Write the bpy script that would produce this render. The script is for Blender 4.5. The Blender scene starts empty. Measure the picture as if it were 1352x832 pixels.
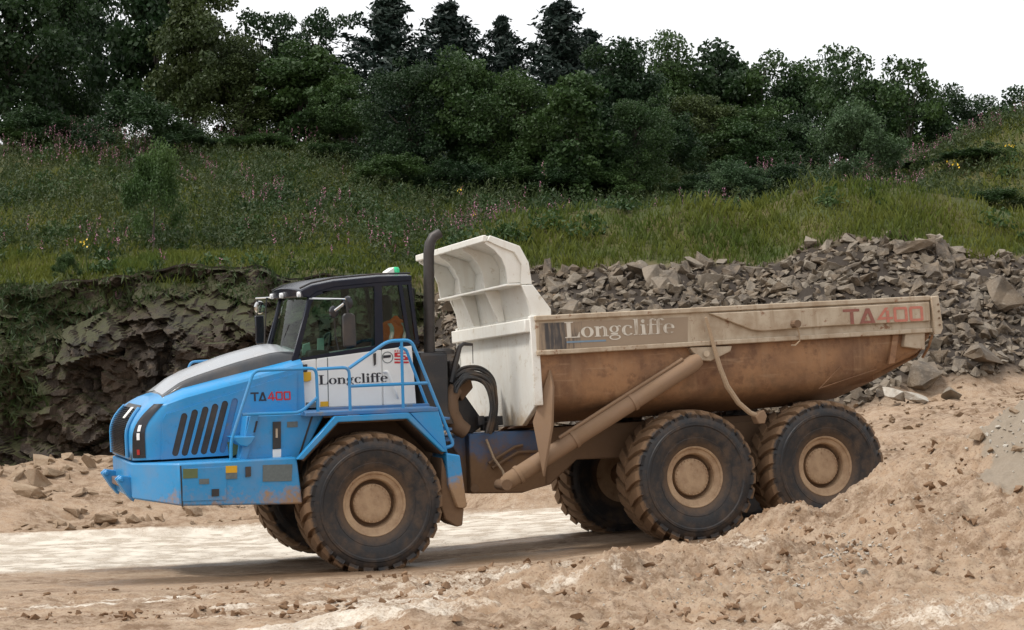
import bpy, bmesh, math, random
import numpy as np
from mathutils import Vector, Matrix
from mathutils.geometry import tessellate_polygon
rad = math.radians
SC = bpy.context.scene
COL = SC.collection

# ------------------------------------------------------------------ camera
F_PX, HORIZON, CAM_H = 2600.0, 585.0, 1.65        # in pixels of the 1352 x 832 photograph
PITCH = math.atan((HORIZON - 416) / F_PX)
cam_data = bpy.data.cameras.new('camera')
cam_data.sensor_width = 36.0
cam_data.lens = 36.0 * F_PX / 1352.0
cam_data.clip_start, cam_data.clip_end = 0.1, 4000
cam = bpy.data.objects.new('camera', cam_data)
COL.objects.link(cam)
cam.location = (0, 0, CAM_H)
cam.rotation_euler = (rad(90) + PITCH, 0, 0)
SC.camera = cam

# ------------------------------------------------------------------ sky, sun, exposure
SUN_EL, SUN_AZ = 56.0, 250.0          # azimuth clockwise from +Y (the view direction)
world = bpy.data.worlds.new('World'); SC.world = world
world.use_nodes = True
wn, wl = world.node_tree.nodes, world.node_tree.links
wn.clear()
w_out = wn.new('ShaderNodeOutputWorld'); w_bg = wn.new('ShaderNodeBackground')
w_sky = wn.new('ShaderNodeTexSky'); w_sky.sky_type = 'NISHITA'; w_sky.sun_disc = False
w_sky.sun_elevation = rad(SUN_EL); w_sky.sun_rotation = rad(SUN_AZ)
w_sky.air_density, w_sky.dust_density, w_sky.ozone_density = 1.0, 4.0, 1.0
w_hs = wn.new('ShaderNodeHueSaturation'); w_hs.inputs['Saturation'].default_value = 0.16
wl.new(w_sky.outputs[0], w_hs.inputs['Color'])
# bright, even overcast: a cloud layer over the sky, only faintly broken
w_tc = wn.new('ShaderNodeTexCoord'); w_nz = wn.new('ShaderNodeTexNoise'); w_nz.inputs['Scale'].default_value = 2.2; w_nz.inputs['Detail'].default_value = 5
wl.new(w_tc.outputs['Generated'], w_nz.inputs['Vector'])
w_cl = wn.new('ShaderNodeMix'); w_cl.data_type = 'RGBA'; wl.new(w_nz.outputs[0], w_cl.inputs[0])
w_cl.inputs[6].default_value = (4.5, 4.6, 4.75, 1); w_cl.inputs[7].default_value = (6.2, 6.2, 6.2, 1)
w_mx = wn.new('ShaderNodeMix'); w_mx.data_type = 'RGBA'; w_mx.inputs[0].default_value = 0.85
wl.new(w_hs.outputs[0], w_mx.inputs[6]); wl.new(w_cl.outputs[2], w_mx.inputs[7])
wl.new(w_mx.outputs[2], w_bg.inputs[0]); wl.new(w_bg.outputs[0], w_out.inputs[0])
w_bg.inputs[1].default_value = 0.13
sun_d = bpy.data.lights.new('sun', 'SUN'); sun_d.energy = 1.5; sun_d.angle = rad(10)
sun_d.color = (1.0, 0.96, 0.90)
sun = bpy.data.objects.new('sun', sun_d); COL.objects.link(sun)
sdir = Vector((math.sin(rad(SUN_AZ)) * math.cos(rad(SUN_EL)), math.cos(rad(SUN_AZ)) * math.cos(rad(SUN_EL)), math.sin(rad(SUN_EL))))
sun.rotation_euler = sdir.to_track_quat('Z', 'Y').to_euler()
sun.location = sdir * 60
SC.view_settings.view_transform = 'Standard'; SC.view_settings.look = 'None'
SC.view_settings.gamma = 1.0; SC.view_settings.use_curve_mapping = False
SC.view_settings.exposure = 0.80

# ------------------------------------------------------------------ pixel rays and the truck's frames
def ray(px, py):
    vx, vz = (px - 676) / F_PX, (416 - py) / F_PX
    c, s = math.cos(PITCH), math.sin(PITCH)
    return np.array([vx, c - s * vz, s + c * vz])
CAMP = np.array([0, 0, CAM_H])
PSI = rad(20)
P0 = CAMP + ray(494, 665.5) * 25.6                # near front hub
FY = np.array([-math.sin(PSI), math.cos(PSI), 0])
_r = ray(1089, 615.5)
P2 = CAMP + _r * (FY.dot(P0 - CAMP) / FY.dot(_r))  # near rear hub, same vertical plane
FX = (P2 - P0) / np.linalg.norm(P2 - P0)
FZ = np.cross(FX, FY)
FO = P0 + FY * 1.55 - FZ * 0.86                   # rear-frame origin: ground under the front axle
ROLL = rad(3)                                     # the tractor leans towards the camera on its oscillation joint
TY = FY * math.cos(ROLL) + FZ * math.sin(ROLL); TZ = np.cross(FX, TY)
TO = P0 + TY * 1.55 - TZ * 0.86
def _hit(px, py, y, o, X, Y, Z):
    r = ray(px, py); p = CAMP + r * ((Y.dot(o - CAMP) + y) / Y.dot(r)) - o
    return float(p.dot(X)), float(p.dot(Z))
def T(px, py, y=-1.55): return _hit(px, py, y, TO, FX, TY, TZ)
def R(px, py, y=-1.55): return _hit(px, py, y, FO, FX, FY, FZ)
def tf2rf(v):
    c, s = math.cos(ROLL), math.sin(ROLL)
    dy, dz = v[1] + 1.55, v[2] - 0.86
    return (v[0], -1.55 + dy * c - dz * s, 0.86 + dy * s + dz * c)
def at(px, py, depth):                            # world point at a forward distance
    r = ray(px, py); return CAMP + r * (depth / r[1])

# ------------------------------------------------------------------ numpy noise
def _hash(ix, iy, iz, seed):
    h = (ix.astype(np.int64) * 374761393 + iy.astype(np.int64) * 668265263 + iz.astype(np.int64) * 2147483647 + seed * 974711) & 0xFFFFFFFF
    h = ((h ^ (h >> 13)) * 1274126177) & 0xFFFFFFFF
    h = ((h ^ (h >> 16)) * 2246822519) & 0xFFFFFFFF
    return ((h ^ (h >> 15)) & 0xFFFFFF) / float(0xFFFFFF)
def vnoise(x, y, seed=0):
    x = np.asarray(x, float); y = np.asarray(y, float)
    ix, iy = np.floor(x), np.floor(y); fx, fy = x - ix, y - iy
    fx = fx * fx * (3 - 2 * fx); fy = fy * fy * (3 - 2 * fy)
    z = np.zeros_like(ix)
    a, b = _hash(ix, iy, z, seed), _hash(ix + 1, iy, z, seed)
    c, d = _hash(ix, iy + 1, z, seed), _hash(ix + 1, iy + 1, z, seed)
    return (a + (b - a) * fx) * (1 - fy) + (c + (d - c) * fx) * fy     # 0..1
def fbm(x, y, oct=4, seed=0, gain=0.5):
    r = 0; a = 1.0; n = 0
    for k in range(oct):
        r = r + a * (vnoise(x * 2 ** k + 17.3 * k, y * 2 ** k - 9.1 * k, seed + k) * 2 - 1); n += a; a *= gain
    return r / n
def sstep(a, b, x):
    t = np.clip((np.asarray(x, float) - a) / (b - a), 0, 1); return t * t * (3 - 2 * t)

# ------------------------------------------------------------------ materials
MAT = {}
class NT:
    def __init__(s, name):
        m = bpy.data.materials.new(name); m.use_nodes = True; s.m = m; MAT[name] = m
        s.n, s.l = m.node_tree.nodes, m.node_tree.links; s.n.clear()
        s.out = s.n.new('ShaderNodeOutputMaterial'); s.bsdf = s.n.new('ShaderNodeBsdfPrincipled')
        s.l.new(s.bsdf.outputs[0], s.out.inputs[0])
        tc = s.n.new('ShaderNodeTexCoord'); s.obj = tc.outputs['Object']; s.gen = tc.outputs['Generated']
        s.geo = s.n.new('ShaderNodeNewGeometry')
    def sep(s, v):
        n = s.n.new('ShaderNodeSeparateXYZ'); s.l.new(v, n.inputs[0]); return n.outputs
    def noise(s, scale, detail=4, rough=0.55, vec=None, stretch=None, w=0):
        n = s.n.new('ShaderNodeTexNoise'); n.inputs['Scale'].default_value = scale
        n.inputs['Detail'].default_value = detail; n.inputs['Roughness'].default_value = rough
        v = vec if vec is not None else s.obj
        if stretch or w:
            mp = s.n.new('ShaderNodeMapping'); s.l.new(v, mp.inputs[0])
            if stretch: mp.inputs['Scale'].default_value = stretch
            mp.inputs['Location'].default_value = (w, w * .7, w * 1.3); v = mp.outputs[0]
        s.l.new(v, n.inputs['Vector']); return n.outputs[0]
    def math(s, op, a, b=None, c=None, clamp=False):
        n = s.n.new('ShaderNodeMath'); n.operation = op; n.use_clamp = clamp
        for i, v in enumerate((a, b, c)):
            if v is None: continue
            if isinstance(v, (int, float)): n.inputs[i].default_value = v
            else: s.l.new(v, n.inputs[i])
        return n.outputs[0]
    def ramp(s, v, a, b, lo=0.0, hi=1.0):
        n = s.n.new('ShaderNodeMapRange'); n.interpolation_type = 'SMOOTHSTEP'
        s.l.new(v, n.inputs[0])
        for i, k in enumerate((a, b, lo, hi)): n.inputs[i + 1].default_value = k
        return n.outputs[0]
    def mix(s, f, a, b):
        n = s.n.new('ShaderNodeMix'); n.data_type = 'RGBA'
        for i, v in ((0, f), (6, a), (7, b)):
            if isinstance(v, (int, float)): n.inputs[i].default_value = v
            elif isinstance(v, tuple): n.inputs[i].default_value = (*v[:3], 1)
            else: s.l.new(v, n.inputs[i])
        return n.outputs[2]
    def attr(s, name):
        n = s.n.new('ShaderNodeAttribute'); n.attribute_name = name; return n.outputs['Fac']
    def rnd(s):
        return s.n.new('ShaderNodeObjectInfo').outputs['Random']
    def set(s, base=None, rough=None, metal=None, spec=None):
        for k, v in (('Base Color', base), ('Roughness', rough), ('Metallic', metal), ('Specular IOR Level', spec)):
            if v is None: continue
            if isinstance(v, tuple): s.bsdf.inputs[k].default_value = (*v[:3], 1)
            elif isinstance(v, (int, float)): s.bsdf.inputs[k].default_value = v
            else: s.l.new(v, s.bsdf.inputs[k])
        return s
    def bump(s, h, strength=0.3, dist=0.02):
        n = s.n.new('ShaderNodeBump'); n.inputs['Strength'].default_value = strength; n.inputs['Distance'].default_value = dist
        s.l.new(h, n.inputs['Height']); s.l.new(n.outputs[0], s.bsdf.inputs['Normal']); return s
MUD, MUD_D = (0.36, 0.225, 0.125), (0.20, 0.115, 0.06)
def paint(name, base, rough=0.35, mud=MUD, low=(0.9, 1.25), dust=0.25, streak=0.0, chips=None, spec=0.5):
    """painted steel: dust film, spatter that thickens towards the wheels, a few chips"""
    k = NT(name)
    z = k.sep(k.obj)[2]
    n1 = k.noise(3.0, 6, .6); n2 = k.noise(22, 4, .6); n3 = k.noise(60, 2, .5)
    edge = k.math('ADD', z, k.math('MULTIPLY', k.math('SUBTRACT', n1, .5), .9))
    edge = k.math('ADD', edge, k.math('MULTIPLY', k.math('SUBTRACT', n2, .5), .35))
    lowm = k.ramp(edge, low[0], low[1], 1, 0)
    film = k.math('MULTIPLY', k.ramp(n1, .38, .72), dust)
    spat = k.math('MULTIPLY', k.ramp(n3, .64, .72), dust)
    m = k.math('MAXIMUM', lowm, k.math('MAXIMUM', film, spat))
    if streak:
        ns = k.noise(9, 3, .6, stretch=(1, 1, .06)); m = k.math('MAXIMUM', m, k.math('MULTIPLY', k.ramp(ns, .45, .75), streak))
    c = base
    if chips:
        c = k.mix(k.ramp(k.noise(7, 8, .7, w=3), .58, .66), base, chips)
    mudc = k.mix(n2, mud, tuple(x * .7 for x in mud))
    k.set(k.mix(m, c, mudc), k.math('ADD', k.math('MULTIPLY', m, .5), rough), spec=spec)
    k.bump(n2, .12, .01)
    return k.m
def plain(name, base, rough=.5, metal=0., var=.15, scale=12):
    k = NT(name); n = k.noise(scale, 4)
    k.set(k.mix(n, tuple(x * (1 - var) for x in base), tuple(min(1, x * (1 + var)) for x in base)), rough, metal)
    return k.m

# ------------------------------------------------------------------ mesh collector and objects
class MB:
    def __init__(s): s.v, s.f = [], []
    def add(s, v, f):
        o = len(s.v); s.v += [tuple(map(float, p)) for p in v]; s.f += [tuple(i + o for i in q) for q in f]; return s
    def box(s, x0, x1, y0, y1, z0, z1):
        return s.add([(x, y, z) for x in (x0, x1) for y in (y0, y1) for z in (z0, z1)],
                     [(0, 1, 3, 2), (4, 6, 7, 5), (0, 4, 5, 1), (2, 3, 7, 6), (0, 2, 6, 4), (1, 5, 7, 3)])
    def prism(s, xz, y0, y1, holes=()):
        """plate in the x-z plane with optional holes, from y0 (near) to y1"""
        loops = [list(xz)] + [list(h) for h in holes]
        flat = [p for l in loops for p in l]; n = len(flat)
        tris = tessellate_polygon([[Vector((p[0], p[1], 0)) for p in l] for l in loops])
        v = [(p[0], y0, p[1]) for p in flat] + [(p[0], y1, p[1]) for p in flat]
        f = []
        for a, b, c in tris:
            f.append((a, b, c)); f.append((c + n, b + n, a + n))
        o = 0
        for l in loops:
            m = len(l)
            for i in range(m):
                a, b = o + i, o + (i + 1) % m; f.append((a, b, b + n, a + n))
            o += m
        return s.add(v, f)
    def plan(s, xy, z0, z1):
        n = len(xy)
        v = [(p[0], p[1], z0) for p in xy] + [(p[0], p[1], z1) for p in xy]
        return s.add(v, [tuple(range(n))[::-1], tuple(range(n, 2 * n))] + [(i, (i + 1) % n, (i + 1) % n + n, i + n) for i in range(n)])
    def tube(s, pts, r, n=8, cap=True):
        P = [Vector(p) for p in pts]; rr = r if isinstance(r, (list, tuple)) else [r] * len(P)
        t0 = (P[1] - P[0]).normalized()
        u = t0.cross(Vector((0, 0, 1)));
        if u.length < .1: u = t0.cross(Vector((0, 1, 0)))
        u.normalize(); V, Fc = [], []
        for i, p in enumerate(P):
            a = P[max(i - 1, 0)]; b = P[min(i + 1, len(P) - 1)]
            t = (b - a).normalized(); u = (u - t * u.dot(t)).normalized(); w = t.cross(u)
            for k in range(n):
                q = 2 * math.pi * k / n; V.append(p + (u * math.cos(q) + w * math.sin(q)) * rr[i])
        for i in range(len(P) - 1):
            for k in range(n): Fc.append((i * n + k, i * n + (k + 1) % n, (i + 1) * n + (k + 1) % n, (i + 1) * n + k))
        if cap: Fc += [tuple(range(n))[::-1], tuple(range((len(P) - 1) * n, len(P) * n))]
        return s.add(V, Fc)
    def lathe(s, prof, n=48, closed=False, caps=False):
        """profile of (radius, y) turned round the y axis"""
        m = len(prof); V, Fc = [], []
        for k in range(n):
            q = 2 * math.pi * k / n
            for r, y in prof: V.append((r * math.cos(q), y, r * math.sin(q)))
        for k in range(n):
            for j in range(m if closed else m - 1):
                Fc.append((k * m + j, k * m + (j + 1) % m, ((k + 1) % n) * m + (j + 1) % m, ((k + 1) % n) * m + j))
        if caps:
            for j in (0, m - 1):
                if prof[j][0] > 1e-4: Fc.append(tuple(k * m + j for k in range(n)))
        return s.add(V, Fc)
    def grid(s, rows, closed=False):
        m = len(rows[0]); V = [p for r_ in rows for p in r_]; Fc = []
        for i in range(len(rows) - 1):
            for j in range(m if closed else m - 1):
                Fc.append((i * m + j, i * m + (j + 1) % m, (i + 1) * m + (j + 1) % m, (i + 1) * m + j))
        return s.add(V, Fc)
    def mirror_y(s):
        n = len(s.v); s.v += [(x, -y, z) for x, y, z in s.v]; s.f += [tuple(i + n for i in reversed(q)) for q in s.f]; return s
    def xf(s, fn): s.v = [tuple(fn(p)) for p in s.v]; return s
    def build(s, name, mat, parent=None, frame=None, bevel=0, smooth=35, loc=None, label=None):
        v = [tf2rf(p) for p in s.v] if frame == 'T' else s.v
        me = bpy.data.meshes.new(name); me.from_pydata(v, [], s.f); me.update()
        bm = bmesh.new(); bm.from_mesh(me); bmesh.ops.remove_doubles(bm, verts=bm.verts, dist=1e-5)
        bmesh.ops.recalc_face_normals(bm, faces=bm.faces); bm.to_mesh(me); bm.free()
        if smooth:
            me.polygons.foreach_set('use_smooth', [True] * len(me.polygons)); me.set_sharp_from_angle(angle=rad(smooth))
        me.materials.append(MAT[mat] if isinstance(mat, str) else mat)
        o = bpy.data.objects.new(name, me); COL.objects.link(o)
        if parent: o.parent = parent
        if loc: o.location = loc
        if bevel:
            b = o.modifiers.new('bevel', 'BEVEL'); b.width = bevel; b.segments = 2; b.limit_method = 'ANGLE'; b.angle_limit = rad(40)
        if label: o['label'] = label
        return o
def np_mesh(name, V, Q, mat, smooth=False, attrs=None):
    """fast mesh from numpy: V (n,3), Q (m,3 or 4)"""
    me = bpy.data.meshes.new(name); V = np.asarray(V, np.float32); Q = np.asarray(Q, np.int32); k = Q.shape[1]
    me.vertices.add(len(V)); me.vertices.foreach_set('co', V.ravel())
    me.loops.add(Q.size); me.loops.foreach_set('vertex_index', Q.ravel())
    me.polygons.add(len(Q)); me.polygons.foreach_set('loop_start', np.arange(0, Q.size, k, dtype=np.int32))
    me.polygons.foreach_set('loop_total', np.full(len(Q), k, np.int32))
    me.polygons.foreach_set('use_smooth', np.full(len(Q), smooth, bool))
    for nm, arr in (attrs or {}).items():
        a = me.attributes.new(nm, 'FLOAT', 'POINT'); a.data.foreach_set('value', np.asarray(arr, np.float32).ravel())
    me.update(calc_edges=True); me.validate()
    me.materials.append(MAT[mat]); return me
def link(name, me, parent=None, loc=None, rot=None, scale=None):
    o = bpy.data.objects.new(name, me); COL.objects.link(o)
    if parent: o.parent = parent
    if loc is not None: o.location = tuple(map(float, loc))
    if rot is not None: o.rotation_euler = rot
    if scale is not None: o.scale = scale
    return o
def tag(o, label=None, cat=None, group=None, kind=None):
    if label: o['label'] = label
    if cat: o['category'] = cat
    if group: o['group'] = group
    if kind: o['kind'] = kind
    return o
# ================================================================== terrain
CREST = [(-60, 3.0), (-3.2, 2.2), (-2.3, 3.4), (-1.5, 4.6), (-.6, 5.3), (.25, 5.75), (1.5, 5.62), (3.1, 5.65), (4.0, 5.8), (5.7, 5.72), (7.1, 6.15), (9.3, 6.3), (10.7, 6.0), (12, 5.8), (20, 5.6), (40, 4)]
def rear_line(x): return np.minimum(44 + .25 * (x + 11), 46.2)
def seg_d(x, y, a, b):
    ax, ay = a; bx, by = b; dx, dy = bx - ax, by - ay
    t = np.clip(((x - ax) * dx + (y - ay) * dy) / (dx * dx + dy * dy), 0, 1)
    return np.hypot(x - ax - t * dx, y - ay - t * dy), t
def st(x, y):
    return (x - P0[0]) * .9397 + (y - P0[1]) * .342, -(x - P0[0]) * .342 + (y - P0[1]) * .9397
def heaps(x, y):
    z = 0
    wx = x + .35 * fbm(x * .9, y * .9, 3, 41); wy = y + .35 * fbm(x * .9, y * .9, 3, 47)
    A = np.interp(x + .12 * fbm(x * 1.5, y * 1.5, 3, 43), [2.3, 2.85, 3.27, 3.85, 4.3, 4.6, 5.22, 5.72, 6.4, 8.5, 12, 15], [0, .17, .34, .36, .72, .89, 1.10, 1.30, 1.63, 2.5, 1.6, 0])
    dy = wy - 24.8; z = np.maximum(z, A * np.clip(1 - np.where(dy < 0, -dy / (2.4 + 1.5 * A), dy / (1.2 + 1.1 * A)), 0, 1) ** 1.1)
    d, t = seg_d(wx, wy, (0.5, 21.3), (4.2, 23.6)); z = np.maximum(z, (.24 - .06 * t) * np.exp(-(d / .6) ** 2))
    d, t = seg_d(wx, wy, (-.9, 18.4), (5.5, 19.6)); z = np.maximum(z, .16 * np.exp(-(d / .9) ** 2))
    return z
def terrain(x, y, fine=True):
    x = np.asarray(x, float); y = np.asarray(y, float); s, t = st(x, y)
    se = np.where(s > 0, np.minimum(s, 17), np.maximum(s * .35, -2.5))
    base = .0716 * se
    hp = heaps(x, y); hp2 = hp
    gn = fbm(x * 1.3, y * 1.3, 4, 51); gmask = sstep(5.55, 5.85, x + .35 * gn - .12 * (y - 24)) * sstep(22.2, 22.9, y + .5 * gn) * sstep(28, 26, y)
    fg = sstep(-.9, -2.6, t); rw = sstep(-3.5, 2.0, s)
    z = base + hp2
    near = sstep(60, 35, y)
    rut = fbm(s * .28, t * 1.7, 3, 3)
    z = z + near * fg * (.055 * rut + rw * .12 * np.clip(fbm(x * .8, y * 1.0, 3, 7) + .1, 0, 1))
    road = (1 - fg) * sstep(17, 12, t)
    z = z + near * road * .02 * fbm(s * .5, t * 2.2, 3, 5)
    z = z + near * road * .022 * np.cos((t + .25 * fbm(s * .3, t * .2, 2, 6)) * 7.5) * sstep(3.2, 5, t) * fbm(s * .2, t * .5, 2, 12)
    # low pushed-up mud ridge between the haul road and the rubble bank
    z = z + near * .16 * np.exp(-((t - 11.2 - .5 * fbm(s * .5, 0 * s, 2, 9)) / .55) ** 2) * sstep(6, 1, s)
    # bank of rubble at the foot of the rock face, soil ramp on the right
    z = z + 1.3 * sstep(12.0, 18.0, t + .9 * fbm(x * .6, y * .6, 3, 15)) * sstep(6, 1, x) * (1 + .25 * fbm(x * .8, y * .8, 3, 16))
    z = z + 1.45 * sstep(29.5, 40, y) * sstep(1.5, 8, x)
    pile = np.interp(x, [c[0] for c in CREST], [c[1] for c in CREST]) + .25 * fbm(x * .8, y * .3, 3, 21) - (46 - y) * .62
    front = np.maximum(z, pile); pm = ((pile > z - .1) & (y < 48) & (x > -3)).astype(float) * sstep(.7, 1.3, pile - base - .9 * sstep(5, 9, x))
    hill = 5.3 + np.clip(y - 46, 0, 24) * .235 + np.clip(y - 70, 0, 160) * .07
    hill = hill + .055 * np.clip(y - 46, 0, 30) * sstep(-1, -9, x)
    hill = hill + 1.2 * np.exp(-((x - 9) / 6) ** 2 - ((y - 52) / 3) ** 2) + 3.3 * np.exp(-((x - 17.5) / 5.5) ** 2 - ((y - 60) / 6) ** 2)
    hill = hill + .25 * fbm(x * .25, y * .25, 4, 31)
    yl = rear_line(x); w = sstep(-.25, .35, y - yl - 1.15 * sstep(-.6, -2.2, x) - .3 * fbm(x * .7, y * 0, 2, 33))
    zz = front * (1 - w) + np.maximum(hill, np.where(y < 49, pile, -9)) * w
    rough = near * (1 - w)
    if fine:
        am = fg * (.35 + .65 * rw) + .10 * road + np.clip(hp * 1.2, 0, .8) + .5 * sstep(12, 14, t) + .6 * sstep(28.5, 31, y) * sstep(2.5, 5, x)
        am = np.clip(am, 0.06, 1.1) * (1 - .35 * gmask)
        cl = fbm(x * 2.2, y * 2.6, 2, 60)
        lump = np.clip(fbm(x * 3.4, y * 4.0, 4, 61, .6) + .25 * cl, -.3, 1)
        zz = zz + rough * am * (.14 * (lump - .06) + .09 * fbm(x * .9, y * 1.3, 3, 73) * np.clip(fg * rw + hp, 0, 1) + .085 * np.abs(fbm(x * 11, y * 12, 3, 67)) +   .03 * fbm(x * 26, y * 26, 2, 71))
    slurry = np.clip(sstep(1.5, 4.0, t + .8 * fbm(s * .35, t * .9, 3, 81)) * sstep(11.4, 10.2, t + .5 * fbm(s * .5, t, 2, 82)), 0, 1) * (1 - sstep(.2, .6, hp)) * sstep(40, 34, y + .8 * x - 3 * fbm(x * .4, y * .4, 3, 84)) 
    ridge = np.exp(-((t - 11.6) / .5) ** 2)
    fg_sheen = fg * sstep(-.05, .40, fbm(s * .4, t * 1.1, 4, 83) - .25 * cl_or0(fine, x, y) - .6 * hp2 + .12)  # foreground slurry streaks, with the mud's wet sheen put into the pale colour
    slurry = np.clip(np.maximum(slurry, fg_sheen * (.46 + .25 * sstep(0, -4, s))), 0, 1) * near * (1 - w)
    grass = w
    return zz, dict(slurry=slurry, wet=near * (1 - w) * (1 - sstep(.1, .4, hp)) * sstep(-6, -2, s) * sstep(9.5, 7, s) * np.clip(np.exp(-((t + .05 + .25 * fbm(s * .6, t, 3, 85)) / .75) ** 2) + .8 * np.exp(-((t - 2.5) / .6) ** 2), 0, 1), grass=grass, grey=gmask, pile=pm * (1 - w))  # wet: muddy wheel tracks, with the truck's ground shade put into the mask
def cl_or0(fine, x, y): return fbm(x * 4.5, y * 5, 2, 61)
def tz(x, y): return float(terrain(np.array([x]), np.array([y]), False)[0][0])
def axis(parts):
    out = []
    for a, b, h in parts: out.append(np.arange(a, b, h))
    return np.concatenate(out + [[parts[-1][1]]])
xs = axis([(-900, -60, 60), (-60, -22, 2), (-22, -9.5, .25), (-9.5, -6, .09), (-6, 7, .035), (7, 9.5, .09), (9.5, 26, .25), (26, 60, 2), (60, 900, 60)])
ys = axis([(-500, -20, 40), (-20, 14, 2), (14, 16.4, .2), (16.4, 26, .035), (26, 31, .06), (31, 48, .15), (48, 76, .4), (76, 160, 4), (160, 1200, 60)])
GX, GY = np.meshgrid(xs, ys)
GZ, GA = terrain(GX.ravel(), GY.ravel())
nx, ny = len(xs), len(ys)
idx = (np.arange(ny - 1)[:, None] * nx + np.arange(nx - 1)[None, :]).ravel()
quads = np.stack([idx, idx + 1, idx + nx + 1, idx + nx], 1)

k = NT('ground')
n1 = k.noise(.9, 8, .6); n2 = k.noise(7, 6, .65); n3 = k.noise(38, 4, .6); n4 = k.noise(2.2, 5, .6, w=5)
soil = k.mix(k.ramp(n1, .38, .62), (0.315, 0.215, 0.138), (0.160, 0.098, 0.056))
ns = k.noise(1.0, 5, .6, stretch=(.9, 5.5, 3)); ns2 = k.noise(1.0, 6, .65, stretch=(3.0, 14, 8), w=7)
soil = k.mix(k.math('MULTIPLY', k.ramp(ns, .48, .66), .65), soil, (0.375, 0.285, 0.200))
soil = k.mix(k.math('MULTIPLY', k.ramp(ns2, .52, .66), .5), soil, (0.145, 0.088, 0.052))
soil = k.mix(k.ramp(n2, .40, .68), soil, (0.345, 0.255, 0.180))
soil = k.mix(k.math('MULTIPLY', k.ramp(n3, .55, .70), .5), soil, (0.38, 0.315, 0.225))
soil = k.mix(k.math('MULTIPLY', k.ramp(n3, .46, .34), .6), soil, (0.12, 0.070, 0.042))
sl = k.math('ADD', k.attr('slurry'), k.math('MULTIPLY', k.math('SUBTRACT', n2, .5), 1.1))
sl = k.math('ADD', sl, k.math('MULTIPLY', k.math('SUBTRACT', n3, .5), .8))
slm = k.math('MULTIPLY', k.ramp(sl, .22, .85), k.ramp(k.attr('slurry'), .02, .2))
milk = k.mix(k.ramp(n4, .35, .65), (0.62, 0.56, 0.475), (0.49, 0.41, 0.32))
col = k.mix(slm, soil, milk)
wet_shade = k.ramp(k.math('ADD', k.attr('wet'), k.math('MULTIPLY', k.math('SUBTRACT', n2, .5), .9)), .35, .9)
col = k.mix(k.math('MULTIPLY', wet_shade, .75), col, (0.115, 0.072, 0.044))  # damp mud and the shade beneath the truck, both painted into the colour
gm_ = k.ramp(k.math('ADD', k.attr('grey'), k.math('MULTIPLY', k.math('SUBTRACT', n2, .5), 1.4)), .35, .8)
col = k.mix(gm_, col, k.mix(n3, (0.20, 0.16, 0.118), (0.28, 0.23, 0.175)))
col = k.mix(k.attr('pile'), col, (0.035, 0.026, 0.019))  # near-black heap ground: shade of the crevices between rocks put into the colour
gcol = k.mix(k.ramp(n1, .35, .65), (0.045, 0.062, 0.013), (0.085, 0.072, 0.024))
col = k.mix(k.attr('grass'), col, gcol)
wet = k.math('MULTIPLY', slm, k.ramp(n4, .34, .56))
k.set(col, k.math('SUBTRACT', .88, k.math('MULTIPLY', k.math('MAXIMUM', wet, k.math('MULTIPLY', wet_shade, .9)), .62)), spec=.35)
k.bump(k.math('ADD', n3, k.math('MULTIPLY', n2, 1.5)), .5, .02)
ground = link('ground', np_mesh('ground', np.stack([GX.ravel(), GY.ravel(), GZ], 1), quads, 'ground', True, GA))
tag(ground, kind='structure')

# ------------------------------------------------------------------ quarry rock face (left)
k = NT('rock_face')
n1 = k.noise(.7, 6, .6); n2 = k.noise(5, 6, .65); n3 = k.noise(24, 4, .6)
c = k.mix(k.ramp(n1, .35, .68), (0.014, 0.010, 0.007), (0.048, 0.031, 0.019))
c = k.mix(k.ramp(n2, .48, .70), c, (0.080, 0.056, 0.036))
c = k.mix(k.math('MULTIPLY', k.ramp(n3, .58, .72), .5), c, (0.16, 0.135, 0.105))
nz = k.sep(k.geo.outputs['Normal'])[2]
moss = k.math('MULTIPLY', k.ramp(k.math('ADD', k.math('ADD', nz, k.attr('moss')), k.math('MULTIPLY', n2, .6)), .85, 1.25), 1)
c = k.mix(moss, c, k.mix(n2, (0.024, 0.030, 0.008), (0.056, 0.050, 0.016)))
k.set(c, .68, spec=.35); k.bump(k.math('ADD', n2, n3), .7, .05)
rs = np.random.RandomState(4)
U = np.arange(-20, -1.2, .05); Vv = np.arange(0, 1.0001, 1 / 110.)
UU, VV = np.meshgrid(U, Vv); u, v = UU.ravel(), VV.ravel()
zb = np.array([terrain(U, rear_line(U) - 1.6, False)[0]]).ravel(); zb = np.interp(u, U, zb) - .6
ztop = terrain(U, rear_line(U) + 1.9, False)[0]; ztop = np.interp(u, U, ztop) + .05 - .8 * sstep(-4, -1.5, u) + .35 * fbm(u * .8, 0 * u, 4, 104) 
zz = zb + (ztop - zb) * v
off = -1.3 * (1 - v) ** 1.1
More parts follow.
